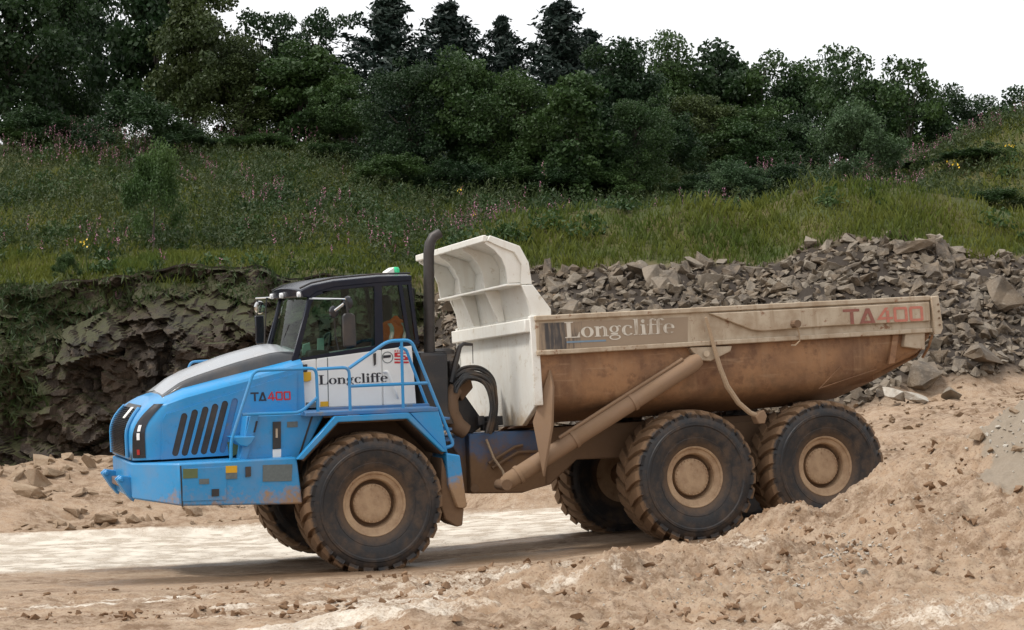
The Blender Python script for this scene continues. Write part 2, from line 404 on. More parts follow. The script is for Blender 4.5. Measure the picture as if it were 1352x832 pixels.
for (cs, amp, sd) in ((1.25, .85, 5), (.55, .5, 6), (.26, .24, 7)):
    rr = np.random.RandomState(sd)
    wu = u + .10 * cs * fbm(u / cs * 1.5, zz / cs * 1.5, 2, sd); wz = (zz + .10 * cs * fbm(u / cs * 1.5 + 9, zz / cs * 1.5, 2, sd + 9)) * 1.25
    gu, gz = np.floor(wu / cs), np.floor(wz / cs); best = np.full(len(u), 1e9); val = np.zeros(len(u))
    for du in (-1, 0, 1):
        for dz_ in (-1, 0, 1):
            cu, cz = gu + du, gz + dz_; o = np.zeros_like(cu)
            pu = (cu + _hash(cu, cz, o, sd)) * cs; pz = (cz + _hash(cu, cz, o + 1, sd)) * cs
            d = np.hypot(wu - pu, wz - pz); m = d < best; best = np.where(m, d, best)
            h = _hash(cu, cz, o + 2, sd) - .5; tu = _hash(cu, cz, o + 3, sd) - .5; tv = _hash(cu, cz, o + 4, sd) - .5
            val = np.where(m, h + (wu - pu) / cs * tu * .9 + (wz - pz) / cs * tv * .9, val)
    off = off - amp * val
soft = sstep(.62, 1.0, v + .10 * fbm(u * .7, 0 * u, 3, 130)); off = off * (1 - .35 * soft) + soft * 1.45; off = np.where(v > .985, 1.5, off)
ry = rear_line(u) + off - .15
mossa = -.08 + .36 * sstep(.74, .95, v + .15 * fbm(u * .9, zz * .9, 3, 131)) + .5 * fbm(u * .5, zz * .5, 3, 120) + .9 * sstep(-10.0, -11.0, u + .5 * fbm(zz * .8, u * .3, 2, 122)) * sstep(.12, .45, v)
nu, nv = len(U), len(Vv)
idx = (np.arange(nv - 1)[:, None] * nu + np.arange(nu - 1)[None, :]).ravel()
rf = link('rock_face', np_mesh('rock_face', np.stack([u, ry, zz], 1), np.stack([idx, idx + 1, idx + nu + 1, idx + nu], 1), 'rock_face', False, dict(moss=mossa)))
tag(rf, kind='structure')
# ================================================================== rocks
k = NT('heap_rock')
n1 = k.noise(1.6, 6, .6); n2 = k.noise(9, 6, .65); rn = k.geo.outputs['Random Per Island']; rn = k.math('POWER', k.math('FRACT', k.math('ADD', rn, k.rnd())), 2.2)
c = k.mix(k.ramp(n1, .35, .65), (0.046, 0.032, 0.020), (0.15, 0.108, 0.068))
c = k.mix(k.math('MULTIPLY', rn, .75), c, (0.255, 0.215, 0.165))
c = k.mix(k.math('MULTIPLY', k.ramp(n2, .52, .72), .6), c, (0.25, 0.215, 0.17))
k.set(c, k.math('ADD', .50, k.math('MULTIPLY', n2, .3)), spec=.5); k.bump(k.math('ADD', n2, n1), .55, .05)
k = NT('tan_rock')
n1 = k.noise(3, 6, .6); n2 = k.noise(16, 5, .65)
c = k.mix(k.ramp(n1, .35, .65), (0.235, 0.155, 0.09), (0.32, 0.235, 0.155)); c = k.mix(k.math('MULTIPLY', k.rnd(), .5), c, (0.19, 0.12, 0.07))
c = k.mix(k.math('MULTIPLY', k.ramp(n2, .55, .7), .5), c, (0.38, 0.32, 0.245))
k.set(c, .75); k.bump(k.math('ADD', n2, n1), .5, .04)
k = NT('pale_rock')
n1 = k.noise(4, 6, .6); n2 = k.noise(20, 5, .65)
c = k.mix(k.ramp(n1, .35, .65), (0.32, 0.275, 0.22), (0.42, 0.385, 0.33)); c = k.mix(k.ramp(n2, .55, .75), c, (0.30, 0.23, 0.16))
k.set(c, .6); k.bump(k.math('ADD', n2, n1), .5, .03)

def rock_shape(seed, n=15, flat=.7):
    r_ = random.Random(seed); bm = bmesh.new()
    for _ in range(n):
        p = Vector((r_.gauss(0, 1), r_.gauss(0, 1), r_.gauss(0, 1))).normalized()
        p = Vector([math.copysign(abs(q) ** .62, q) for q in p]) * r_.uniform(.36, .56)
        bm.verts.new((p.x, p.y * .8, p.z * flat))
    res = bmesh.ops.convex_hull(bm, input=bm.verts)
    bmesh.ops.delete(bm, geom=list({g for g in res['geom_interior'] + res['geom_unused'] if isinstance(g, bmesh.types.BMVert)}), context='VERTS')
    bmesh.ops.dissolve_limit(bm, angle_limit=rad(14), verts=bm.verts, edges=bm.edges)
    bmesh.ops.triangulate(bm, faces=bm.faces)
    bmesh.ops.subdivide_edges(bm, edges=[e for e in bm.edges if e.calc_length() > .28], cuts=1, use_grid_fill=True)
    for v in bm.verts: v.co += Vector((r_.gauss(0, .018), r_.gauss(0, .018), r_.gauss(0, .014)))
    bmesh.ops.bevel(bm, geom=[e for e in bm.edges if e.is_manifold and e.calc_face_angle(0) > .5], offset=.012, segments=1, affect='EDGES', clamp_overlap=True)
    bmesh.ops.triangulate(bm, faces=bm.faces)
    V = np.array([v.co[:] for v in bm.verts]); bm.verts.index_update(); Fc = np.array([[v.index for v in f.verts] for f in bm.faces])
    bm.free(); return V, Fc
SHAPES = [rock_shape(i, 9 + i % 5, (.42, .6, .75, .5)[i % 4]) for i in range(14)]
ROCK_ME = {m: [np_mesh('rock', V, Fc, m) for V, Fc in SHAPES] for m in ('heap_rock', 'tan_rock', 'pale_rock')}
SIMPLE = []
for i in range(8):
    r_ = random.Random(900 + i); bm = bmesh.new()
    for _ in range(9):
        p = Vector((r_.gauss(0, 1), r_.gauss(0, 1), r_.gauss(0, 1))).normalized() * r_.uniform(.38, .55); bm.verts.new((p.x, p.y * .8, p.z * .6))
    res = bmesh.ops.convex_hull(bm, input=bm.verts)
    bmesh.ops.delete(bm, geom=list({g for g in res['geom_interior'] + res['geom_unused'] if isinstance(g, bmesh.types.BMVert)}), context='VERTS')
    bm.verts.index_update(); SIMPLE.append((np.array([v.co[:] for v in bm.verts]), np.array([[v.index for v in f.verts] for f in bm.faces]))); bm.free()
def rotm(r_): 
    a, b, c = r_.uniform(0, 6.28), r_.gauss(0, .5), r_.gauss(0, .5)
    return (b, c, a)
def eul(e): return np.array(Matrix.Rotation(0, 3, 'X') if e is None else __import__('mathutils').Euler(e).to_matrix())
def merge_rocks(name, items, mat, shapes=SIMPLE):
    Vs, Fs, o = [], [], 0
    for i, (p, e, sc) in enumerate(items):
        V, Fc = shapes[i % len(shapes)]; W = (V * sc) @ eul(e).T + np.array(p); Vs.append(W); Fs.append(Fc + o); o += len(W)
    return link(name, np_mesh(name, np.concatenate(Vs), np.concatenate(Fs), mat))
def px_of(p):
    d = np.array(p) - CAMP; c, s = math.cos(PITCH), math.sin(PITCH)
    f = d[1] * c + d[2] * s; up = -d[1] * s + d[2] * c
    return 676 + F_PX * d[0] / f, 416 - F_PX * up / f, f
R0 = random.Random(11)
cand = []
for layer, (n, lo, hi) in enumerate(((6500, .10, .30), (2500, .26, .50), (210, .5, .76))):
    X_ = np.array([R0.uniform(-2.6, 16.5) for _ in range(n)]); Y_ = np.array([R0.uniform(38.6, 47.2) for _ in range(n)])
    Z_, A_ = terrain(X_, Y_, False)
    for i in range(n):
        if A_['pile'][i] < .5: continue
        sz = R0.uniform(lo, hi); cand.append((X_[i], Y_[i], Z_[i] + sz * R0.uniform(.0, .18), sz))
    # loose rocks rolled out at the foot of the heap
def vis_score(c):
    px, py, f = px_of(c[:3])
    if not (0 < px < 1352): return 0
    if 705 < px < 1236 and py > 424 - (px - 705) * .05: 
        if not (px > 1120 and py > 560 - (px - 1110) * .75): return 0
    if px < 540 or 590 < px < 700: return 0
    return c[3] / f * (1 + .3 * R0.random())
def heap_label(x, y, z, sz):
    px, py, f = px_of((x, y, z)); big = 'large' if sz > .75 else ('medium' if sz > .5 else 'small')
    if px < 700: w = 'between exhaust stack and spill guard'
    elif px < 800: w = 'in the heap just right of the spill guard'
    elif px < 910: w = 'in the heap above the dark name panel'
    elif px < 1010: w = 'in the heap above the prop hose hook'
    elif px < 1110: w = 'in the heap above the middle of the stiffener'
    elif px < 1236: w = 'on the heap crest above the worn red lettering' if py < 400 else 'at the heap foot under the tipper tail'
    elif py < 390: w = 'high on the heap right of the tail plate'
    elif py < 460: w = 'halfway up the heap right of the tail plate'
    else: w = 'low on the heap right of the tail plate'
    return big + ' angular rock ' + w
sc = sorted(cand, key=vis_score, reverse=True)
INDIV, REST = sc[:285], sc[285:]
heap_objs = []
for i, (x, y, z, sz) in enumerate(INDIV):
    o = link('rock', ROCK_ME['heap_rock'][i % 14], None, (x, y, z), rotm(R0), (sz * R0.uniform(.85, 1.25), sz * R0.uniform(.8, 1.1), sz * R0.uniform(.8, 1.2)))
    tag(o, None, 'rock', 'rocks heaped behind the truck'); heap_objs.append((heap_label(x, y, z, sz), px_of((x, y, z))[0], o))
ORD = 'first second third fourth fifth sixth seventh eighth ninth tenth eleventh twelfth thirteenth fourteenth fifteenth sixteenth seventeenth eighteenth nineteenth twentieth'.split()
ORD += ['twenty-' + w for w in ORD[:9]] + ['thirtieth'] + ['thirty-' + w for w in ORD[:9]] + ['fortieth'] + ['forty-' + w for w in ORD[:9]]
for lb in sorted({h[0] for h in heap_objs}):
    for n_, h in enumerate(sorted((h for h in heap_objs if h[0] == lb), key=lambda h: h[1])): h[2]['label'] = lb + ', ' + ORD[min(n_, len(ORD) - 1)] + ' from left'
tag(merge_rocks('rubble', [((x, y, z), rotm(R0), sz) for x, y, z, sz in REST], 'heap_rock'), 'smaller broken rocks filling the heap behind the dump truck', 'rubble', kind='stuff')
def special(px, py, depth, sz, shape, mat, label, rot=None, sc=(1, 1, 1)):
    p = at(px, py, depth)
    o = link('rock', ROCK_ME[mat][shape], None, p, rot or rotm(R0), (sz * sc[0], sz * sc[1], sz * sc[2]))
    return tag(o, label, 'rock')
special(1207, 322, 45.6, 1.0, 0, 'heap_rock', 'long flat grey slab lying on the very top of the rock heap', (.15, -.25, .2), (1.3, .9, .8))
special(1328, 388, 43.6, 1.0, 6, 'heap_rock', 'big pale leaning block at the right edge of the rock heap', (.5, .6, .3), (1, .9, 1))
special(1218, 492, 40.4, .85, 2, 'heap_rock', 'large tilted brown block near the foot of the rock heap', (.6, -.5, 1.2))
special(1178, 520, 39.4, .62, 4, 'pale_rock', 'pale whitish block at the foot of the rock heap beside the rear tyre', (.1, .3, .4))
special(1206, 524, 39.3, .60, 8, 'pale_rock', 'flat pale slab leaning at the foot of the rock heap', (.2, .35, .1))
special(1255, 522, 39.6, .55, 5, 'heap_rock', 'small dark slab at the right foot of the rock heap', (.1, .2, .7))
special(870, 372, 45.2, 1.0, 6, 'heap_rock', 'tall pointed rock standing on the heap above the worn lettering', (.2, .9, .3), (1.1, .8, .9))
special(1310, 470, 41.2, 1.2, 10, 'heap_rock', 'wide low block on the right slope of the rock heap', (.2, .2, .9), (1.3, 1, .7))

# rocks of the tan rubble bank, left
BANK = [(62, 612, 'flat pale slab on top of the tan rubble bank'), (88, 606, 'pointed tan stone on the crest of the rubble bank'), (55, 640, 'leaning slab in the middle of the tan rubble bank'),
        (38, 655, 'tilted tan slab low on the rubble bank'), (140, 690, 'rounded tan boulder at the foot of the rubble bank by the wet road'), (105, 655, 'small tan stone in the rubble bank left of the bumper'),
        (255, 679, 'long tan stone lying beneath the blue bumper'), (20, 632, 'blocky tan stone at the left edge of the photograph'), (120, 618, 'tan stone on the rubble bank beside the tow bracket'),
        (70, 628, 'dark edged tan stone wedged between slabs on the bank'), (176, 690, 'small tan stone on the road edge under the bumper corner'), (95, 680, 'half buried tan stone low on the rubble bank')]
def ground_hit(px, py, d0=18, d1=60):
    ds = np.arange(d0, d1, .05); r = ray(px, py); P = CAMP + r[None, :] * (ds / r[1])[:, None]
    h = terrain(P[:, 0], P[:, 1], True)[0]; m = np.nonzero(P[:, 2] < h)[0]
    i = m[0] if len(m) else -1
    return P[i]
for i, (px, py, lb) in enumerate(BANK):
    p = ground_hit(px, py, 30)
    sz = (.75, .5, .8, .75, .8, .4, .95, .6, .5, .6, .3, .5)[i]
    o = link('rock', ROCK_ME['tan_rock'][(i * 3) % 14], None, p + np.array([0, 0, .04]), rotm(R0), (sz * 1.15, sz * .8, sz * .75)); tag(o, lb, 'rock')
items = []
for _ in range(700):
    x, y = R0.uniform(-14, 1), R0.uniform(36, 46)
    s_, t_ = st(np.array([x]), np.array([y]))
    if t_[0] < 11.4 or y > rear_line(np.array([x]))[0] - .6: continue
    sz = R0.uniform(.08, .34) ** 1.0; items.append(((x, y, tz(x, y) + .02), rotm(R0), sz))
tag(merge_rocks('bank_stones', items, 'tan_rock'), 'loose tan stones scattered over the rubble bank below the rock face', 'stones', kind='stuff')
# boulders on the right-hand heap
for px, py, sz, shp, mat, lb in ((1295, 582, .30, 3, 'tan_rock', 'rounded tan boulder sitting on the grey spoil heap'), (1308, 598, .13, 5, 'tan_rock', 'small tan stone just below the boulder on the spoil heap'),
                        (1344, 596, .16, 7, 'tan_rock', 'tan stone at the right edge on the spoil heap'), (1338, 548, .16, 9, 'tan_rock', 'upper tan stone on the grey spoil heap'),
                        (1138, 758, .13, 2, 'pale_rock', 'single white stone on the mud in front of the heap')):
    p = ground_hit(px, py, 17); o = link('rock', ROCK_ME[mat][shp], None, p + np.array([0, 0, sz * .2]), (.3, .2, px), (sz, sz, sz * 1.1)); tag(o, lb, 'rock')
# gravel
items = []
Rg = random.Random(5)
def scat(px, py, sx, sy, n, lo, hi):
    for _ in range(n):
        q = (px + Rg.gauss(0, sx), py + Rg.gauss(0, sy))
        if not (5 < q[0] < 1350 and 700 < q[1] < 830 or q[0] > 1000): continue
        items.append((q, Rg.uniform(lo, hi)))
scat(1115, 728, 22, 7, 90, .03, .08); scat(1050, 770, 55, 14, 130, .02, .06); scat(1180, 700, 90, 40, 160, .02, .06); scat(950, 790, 120, 25, 120, .02, .05); scat(1325, 570, 25, 28, 90, .02, .09)
pts = np.array([[q[0], q[1]] for q, _ in items]); out = []
ds = np.arange(17, 27, .12)
for (px, py), (_, sz) in zip(pts, items):
    r = ray(px, py); P = CAMP + r[None, :] * (ds / r[1])[:, None]; h = terrain(P[:, 0], P[:, 1], True)[0]; m = np.nonzero(P[:, 2] < h)[0]
    if len(m): out.append(((P[m[0]][0], P[m[0]][1], h[m[0]] + sz * .1), rotm(Rg), sz))
tag(merge_rocks('gravel', out, 'pale_rock'), 'loose white limestone chippings on the mud in front of the heap', 'gravel', kind='stuff')
items = []
for _ in range(900):
    x, y = Rg.uniform(3.5, 11.5), Rg.uniform(30, 41)
    items.append((x, y, Rg.uniform(.03, .16) if Rg.random() < .9 else Rg.uniform(.15, .3)))
zz_, aa_ = terrain(np.array([i[0] for i in items]), np.array([i[1] for i in items]), True)
tag(merge_rocks('soil_stones', [((a, b, z_ + c * .1), rotm(Rg), c) for (a, b, c), z_, p_ in zip(items, zz_, aa_['pile']) if p_ < .5], 'tan_rock'), 'loose stones on the brown soil ramp behind the rear wheel', 'stones', kind='stuff')
# mud clods thrown up by the tyres
items = []
for _ in range(6000):
    x, y = Rg.uniform(-6, 7.5), Rg.uniform(16.6, 26.5); items.append((x, y, Rg.random()))
X_ = np.array([i[0] for i in items]); Y_ = np.array([i[1] for i in items]); Z_, A_ = terrain(X_, Y_, True); S_, T_ = st(X_, Y_)
cl = []
dens = vnoise(X_ * .9, Y_ * 1.1, 77)
for i in range(len(items)):
    if T_[i] > -1.3 or dens[i] < (.62 if S_[i] < -.5 else .42) or A_['grey'][i] > .5: continue
    sz = .025 + .15 * items[i][2] ** 4; cl.append(((X_[i], Y_[i], Z_[i] + sz * .12), rotm(Rg), sz))
plain('mud_clod', (0.20, 0.118, 0.064), .85, 0, .35, 20)
tag(merge_rocks('mud_clods', cl, 'mud_clod'), 'crumbled brown mud clods strewn over the churned foreground', 'mud', kind='stuff')
# ================================================================== vegetation
def leafmat(name, c1, c2, tr=.25):
    k = NT(name); n = k.noise(.30, 5, .65, vec=k.geo.outputs['Position']); n = k.ramp(n, .36, .64); n2 = k.noise(5, 2, .5, vec=k.geo.outputs['Position'], w=4)
    rn = k.rnd()
    c = k.mix(k.math('ADD', k.math('MULTIPLY', n, .6), k.math('MULTIPLY', n2, .4)), c1, c2)
    c = k.mix(k.math('MULTIPLY', rn, .35), c, tuple(x * .6 for x in c1))
    k.set(c, .55, spec=.3)
    t = k.n.new('ShaderNodeBsdfTranslucent'); k.l.new(c, t.inputs[0])
    mx = k.n.new('ShaderNodeMixShader'); mx.inputs[0].default_value = tr
    k.l.new(k.bsdf.outputs[0], mx.inputs[1]); k.l.new(t.outputs[0], mx.inputs[2]); k.l.new(mx.outputs[0], k.out.inputs[0])
leafmat('leaf_dark', (0.013, 0.034, 0.014), (0.040, 0.076, 0.021))
leafmat('leaf_mid', (0.018, 0.046, 0.015), (0.062, 0.108, 0.026))
leafmat('leaf_bright', (0.035, 0.080, 0.022), (0.095, 0.155, 0.034), .3)
leafmat('leaf_olive', (0.026, 0.046, 0.015), (0.068, 0.090, 0.024))
leafmat('leaf_silver', (0.030, 0.066, 0.028), (0.085, 0.135, 0.058))
leafmat('leaf_fir', (0.010, 0.022, 0.018), (0.026, 0.044, 0.030), .1)
leafmat('grass_low', (0.045, 0.088, 0.010), (0.185, 0.185, 0.026), .3)
leafmat('herb_leaf', (0.024, 0.052, 0.014), (0.085, 0.100, 0.032), .3)
plain('herb_flower', (0.30, 0.125, 0.18), .6, 0, .3, 3)
plain('yellow_flower', (0.62, 0.42, 0.02), .6, 0, .2, 3)
k = NT('bark'); n = k.noise(6, 5, .6, stretch=(3, 3, .6)); k.set(k.mix(n, (0.035, 0.028, 0.022), (0.09, 0.075, 0.06)), .9); k.bump(n, .6, .03)

def leaf_quads(P, size, rng, asp=.45, up=0.0):
    n = len(P); a = rng.normal(size=(n, 3)); a[:, 2] += up; a /= np.linalg.norm(a, axis=1)[:, None]
    b = rng.normal(size=(n, 3)); b -= a * (a * b).sum(1)[:, None]; b /= np.linalg.norm(b, axis=1)[:, None]
    size = np.broadcast_to(size, (n,))[:, None]
    V = np.stack([P - a * size * .5, P + b * size * asp * .5, P + a * size * .5, P - b * size * asp * .5], 1).reshape(-1, 3)
    return V, np.arange(4 * n).reshape(-1, 4)
def crown_broad(seed, n=13000, clumps=60, leaf=.026, low=.12, open_=.0, spread=1.0):
    rng = np.random.RandomState(seed); C = []
    lobes = [(rng.uniform(-.17, .17), rng.uniform(-.17, .17), rng.uniform(.22, .8), rng.uniform(.2, .32)) for _ in range(6)] + [(0, 0, .8, .18), (0, 0, .45, .34), (0, 0, .2, .32)]
    while len(C) < clumps:
        lx, ly, lz, lr = lobes[rng.randint(len(lobes))]
        d = rng.normal(size=3); d /= np.linalg.norm(d); q = np.array([lx, ly, lz]) + d * lr * rng.uniform(.55, 1.05) * np.array([1, 1, .85])
        if q[2] < low or q[2] > .97 or np.hypot(q[0], q[1]) > .52: continue
        C.append((q, rng.uniform(.05, .115)))
    P, S = [], []
    w = np.array([c[1] ** 1.6 for c in C]); w /= w.sum()
    for (q, r), ww in zip(C, w):
        m = int(n * ww); d = rng.normal(size=(m, 3)); d /= np.linalg.norm(d, axis=1)[:, None]
        rad_ = r * rng.uniform(.25, 1.15, m) ** .6
        P.append(q + d * rad_[:, None] * np.array([1, 1, .75])); S.append(leaf * rng.uniform(.6, 1.3, m))
    return leaf_quads(np.concatenate(P), np.concatenate(S), rng, .6), C
def crown_fir(seed, n=24000):
    rng = np.random.RandomState(seed); P = []
    levels = 60
    for i in range(levels):
        h = .06 + .93 * (i / levels) ** .95; L = (.50 * (1 - h) ** .88 + .006) * rng.uniform(.7, 1.15)
        nb = 5 + rng.randint(3)
        for b in range(nb):
            a = rng.uniform(0, 6.28); l = L * rng.uniform(.35, 1.25); m = max(6, int(n / levels / nb * l / L * (.5 + 1.2 * (1 - h))))
            t = rng.uniform(.1, 1, m); w = .020 + .10 * L * (1 - t * .6)
            x = np.cos(a) * l * t + rng.normal(size=m) * w * .5; y = np.sin(a) * l * t + rng.normal(size=m) * w * .5
            z = h + L * (-.12 * t + .42 * t ** 2.2) - .10 * L + rng.normal(size=m) * .005 - np.abs(rng.normal(size=m)) * .010
            P.append(np.stack([x, y, z], 1))
    P = np.concatenate(P); return leaf_quads(P, .030 * rng.uniform(.6, 1.3, len(P)), rng, .38), []
def crown_bush(seed, n=15000, leaf=.033, up=.6):
    rng = np.random.RandomState(seed); P = []
    for _ in range(46):
        a = rng.uniform(0, 6.28); e = rng.uniform(.05, 1) ** .7; rr = .46 * math.cos(e * 1.45) * rng.uniform(.7, 1.1) + .03; top = np.array([math.cos(a) * rr, math.sin(a) * rr, .12 + .8 * math.sin(e * 1.5) * rng.uniform(.8, 1.12)])
        r = rng.uniform(.07, .13); m = n // 46; d = rng.normal(size=(m, 3)); d /= np.linalg.norm(d, axis=1)[:, None]
        P.append(top * rng.uniform(.55, 1, m)[:, None] ** .4 + d * r * rng.uniform(.2, 1, m)[:, None])
    P = np.concatenate(P); P[:, 2] = np.maximum(P[:, 2], .01); return leaf_quads(P, leaf * rng.uniform(.6, 1.4, len(P)), rng, .4, up), []
def trunk_mesh(name, C, h=.9, r=.022, seed=0):
    m = MB(); rr = random.Random(seed)
    pts = [(rr.gauss(0, .008) * (i > 0), rr.gauss(0, .008) * (i > 0), h * i / 6 - .03 * (i == 0)) for i in range(7)]
    m.tube(pts, [r * (1.25 - .17 * i) for i in range(7)], 7)
    for q, _ in C[::4]:
        z0 = max(.12, q[2] - .22); z0 = min(z0, h * .9); st_ = (0, 0, z0); mid = (q[0] * .5, q[1] * .5, z0 + (q[2] - z0) * .65)
        m.tube([st_, mid, tuple(q)], [r * .5, r * .32, r * .1], 5)
    me = bpy.data.meshes.new(name); me.from_pydata(m.v, [], m.f); me.update(); me.materials.append(MAT['bark']); return me
CROWNS = {}
def variant(kind, i, mat):
    key = (kind, i, mat)
    if key not in CROWNS:
        if kind == 'b': (V, Q), C = crown_broad(100 + i, (20000, 26000, 16000)[i % 3], (95, 130, 70)[i % 3], (.027, .021, .033)[i % 3], .02)
        elif kind == 'o': (V, Q), C = crown_broad(200 + i, 8500, 55, .030, .12)
        elif kind == 'f': (V, Q), C = crown_fir(300 + i)
        else: (V, Q), C = crown_bush(400 + i)
        cm = np_mesh('crown', V, Q, mat)
        CROWNS[key] = (cm, trunk_mesh('trunk', C if kind != 'f' else [], .95 if kind == 'f' else (.45 if kind == 's' else .78), .018 if kind == 'f' else .022, i))
    return CROWNS[key]
Rv = random.Random(21)
def plant(name, kind, i, mat, px, top, base, depth, wpx, label, cat, group=None, on_ground=False):
    pb = at(px, base, depth); pt = at(px, top, depth)
    if on_ground: pb[2] = tz(pb[0], pb[1]) - .05
    h = (pt[2] - pb[2]) * (1.10 if kind in 'bo' else 1.02); w = wpx / F_PX * depth
    e = bpy.data.objects.new(name, None); COL.objects.link(e); e.location = tuple(map(float, pb)); e.rotation_euler = (0, 0, Rv.uniform(0, 6.28))
    cm, tm = variant(kind, i, mat)
    sc = (w, w, h)
    c = link('crown', cm, e, scale=sc); t = link('trunk' if kind != 's' else 'stem', tm, e, scale=(h * .55, h * .55, h) if kind != 'f' else (h, h, h))
    tag(e, label, cat, group); return e
TREES = [
 # kind, variant, material, x, top, base, depth, width, label
 ('b', 0, 'leaf_dark', 8, -70, 215, 74, 185, 'dark broadleaf tree at the far left edge of the wood'),
 ('b', 1, 'leaf_dark', 78, -30, 212, 80, 120, 'dark broadleaf tree just left of the bright gap in the wood'),
 ('o', 0, 'leaf_dark', 128, -60, 210, 84, 150, 'thin see-through tree whose bare trunk stands in the bright gap at left'),
 ('b', 2, 'leaf_dark', 205, -60, 214, 76, 150, 'tall dark tree rising out of the frame right of the bright gap'),
 ('b', 3, 'leaf_olive', 258, -10, 216, 73, 130, 'olive tinted broadleaf tree behind the round dark bush'),
 ('b', 4, 'leaf_olive', 318, 60, 216, 72, 120, 'lower olive green tree left of the first sky dip'),
 ('o', 1, 'leaf_dark', 345, 25, 216, 80, 130, 'airy dark tree with sky spots above the cab'),
 ('b', 5, 'leaf_mid', 395, 62, 222, 72, 135, 'mid green broadleaf tree above the cab with rounded top'),
 ('o', 2, 'leaf_dark', 418, 28, 222, 79, 105, 'slim dark tree just left of the tall firs'),
 ('b', 6, 'leaf_mid', 450, 110, 226, 71, 90, 'low mid green tree in front of the slim dark tree'),
 ('f', 0, 'leaf_fir', 512, -4, 246, 78, 150, 'leftmost tall dark fir with pointed top'),
 ('f', 1, 'leaf_fir', 592, 4, 250, 79, 150, 'second tall dark fir from the left'),
 ('f', 2, 'leaf_fir', 662, 22, 250, 80, 95, 'slender fir with thin bare tip between the broad firs'),
 ('f', 0, 'leaf_fir', 740, 2, 258, 79, 150, 'rightmost tall fir leading into the broadleaf wood'),
 ('f', 1, 'leaf_fir', 778, 40, 260, 82, 110, 'smaller dark fir tucked right of the rightmost tall fir'),
 ('b', 7, 'leaf_dark', 540, 96, 250, 74, 125, 'dark broadleaf tree standing in front of the leftmost fir'),
 ('b', 0, 'leaf_mid', 618, 84, 252, 74, 125, 'broadleaf tree filling the gap below the second fir'),
 ('b', 1, 'leaf_mid', 690, 100, 258, 73, 130, 'broadleaf tree below the slender fir'),
 ('b', 2, 'leaf_mid', 762, 112, 262, 72, 130, 'broadleaf tree below the rightmost tall fir'),
 ('b', 3, 'leaf_dark', 818, 70, 268, 80, 130, 'dark broadleaf tree where the firs end'),
 ('b', 4, 'leaf_mid', 880, 62, 268, 86, 140, 'broadleaf tree on the highest hump of the right-hand wood'),
 ('b', 5, 'leaf_dark', 945, 66, 270, 88, 140, 'broadleaf tree on the right shoulder of the hump'),
 ('b', 6, 'leaf_mid', 1005, 92, 268, 87, 130, 'broadleaf tree halfway down the falling skyline'),
 ('b', 7, 'leaf_dark', 1062, 108, 266, 88, 120, 'dark tree at the end of the falling skyline'),
 ('b', 1, 'leaf_olive', 918, 130, 270, 80, 120, 'olive broadleaf tree low in front of the hump'),
 ('b', 3, 'leaf_mid', 985, 150, 270, 79, 110, 'broadleaf tree low behind the silvery bush'),
 ('b', 0, 'leaf_dark', 1045, 160, 268, 80, 100, 'low dark tree behind the big round bush'),
 ('o', 0, 'leaf_mid', 1128, 82, 262, 82, 110, 'loose topped tree above the big round bush'),
 ('b', 2, 'leaf_dark', 1160, 120, 260, 84, 120, 'dark tree between the two loose topped trees'),
 ('o', 1, 'leaf_mid', 1202, 86, 258, 80, 125, 'rounded loose topped tree with sky holes right of the big bush'),
 ('b', 6, 'leaf_dark', 1240, 128, 250, 82, 100, 'dark tree under the right slope of the loose topped tree'),
 ('b', 4, 'leaf_mid', 1292, 138, 240, 84, 110, 'low tree on the skyline near the right edge'),
 ('b', 5, 'leaf_dark', 1348, 122, 235, 82, 110, 'dark tree at the right edge of the skyline'),
 ('b', 7, 'leaf_mid', 838, 140, 270, 73, 95, 'broadleaf tree between the firs and the dark sloping bush'),
]
for kd, i, mt, px, tp, bs, dp, w, lb in TREES:
    if kd == 'b' and 530 < px < 1000 and dp < 81: dp -= 8
    plant({'b': 'broadleaf_tree', 'o': 'broadleaf_tree', 'f': 'fir_tree'}[kd], kd, i, mt, px, tp, bs, dp, w * 1.5 if kd != 'f' else w * 2.5, lb, 'tree', 'trees of the wood above the quarry', True)
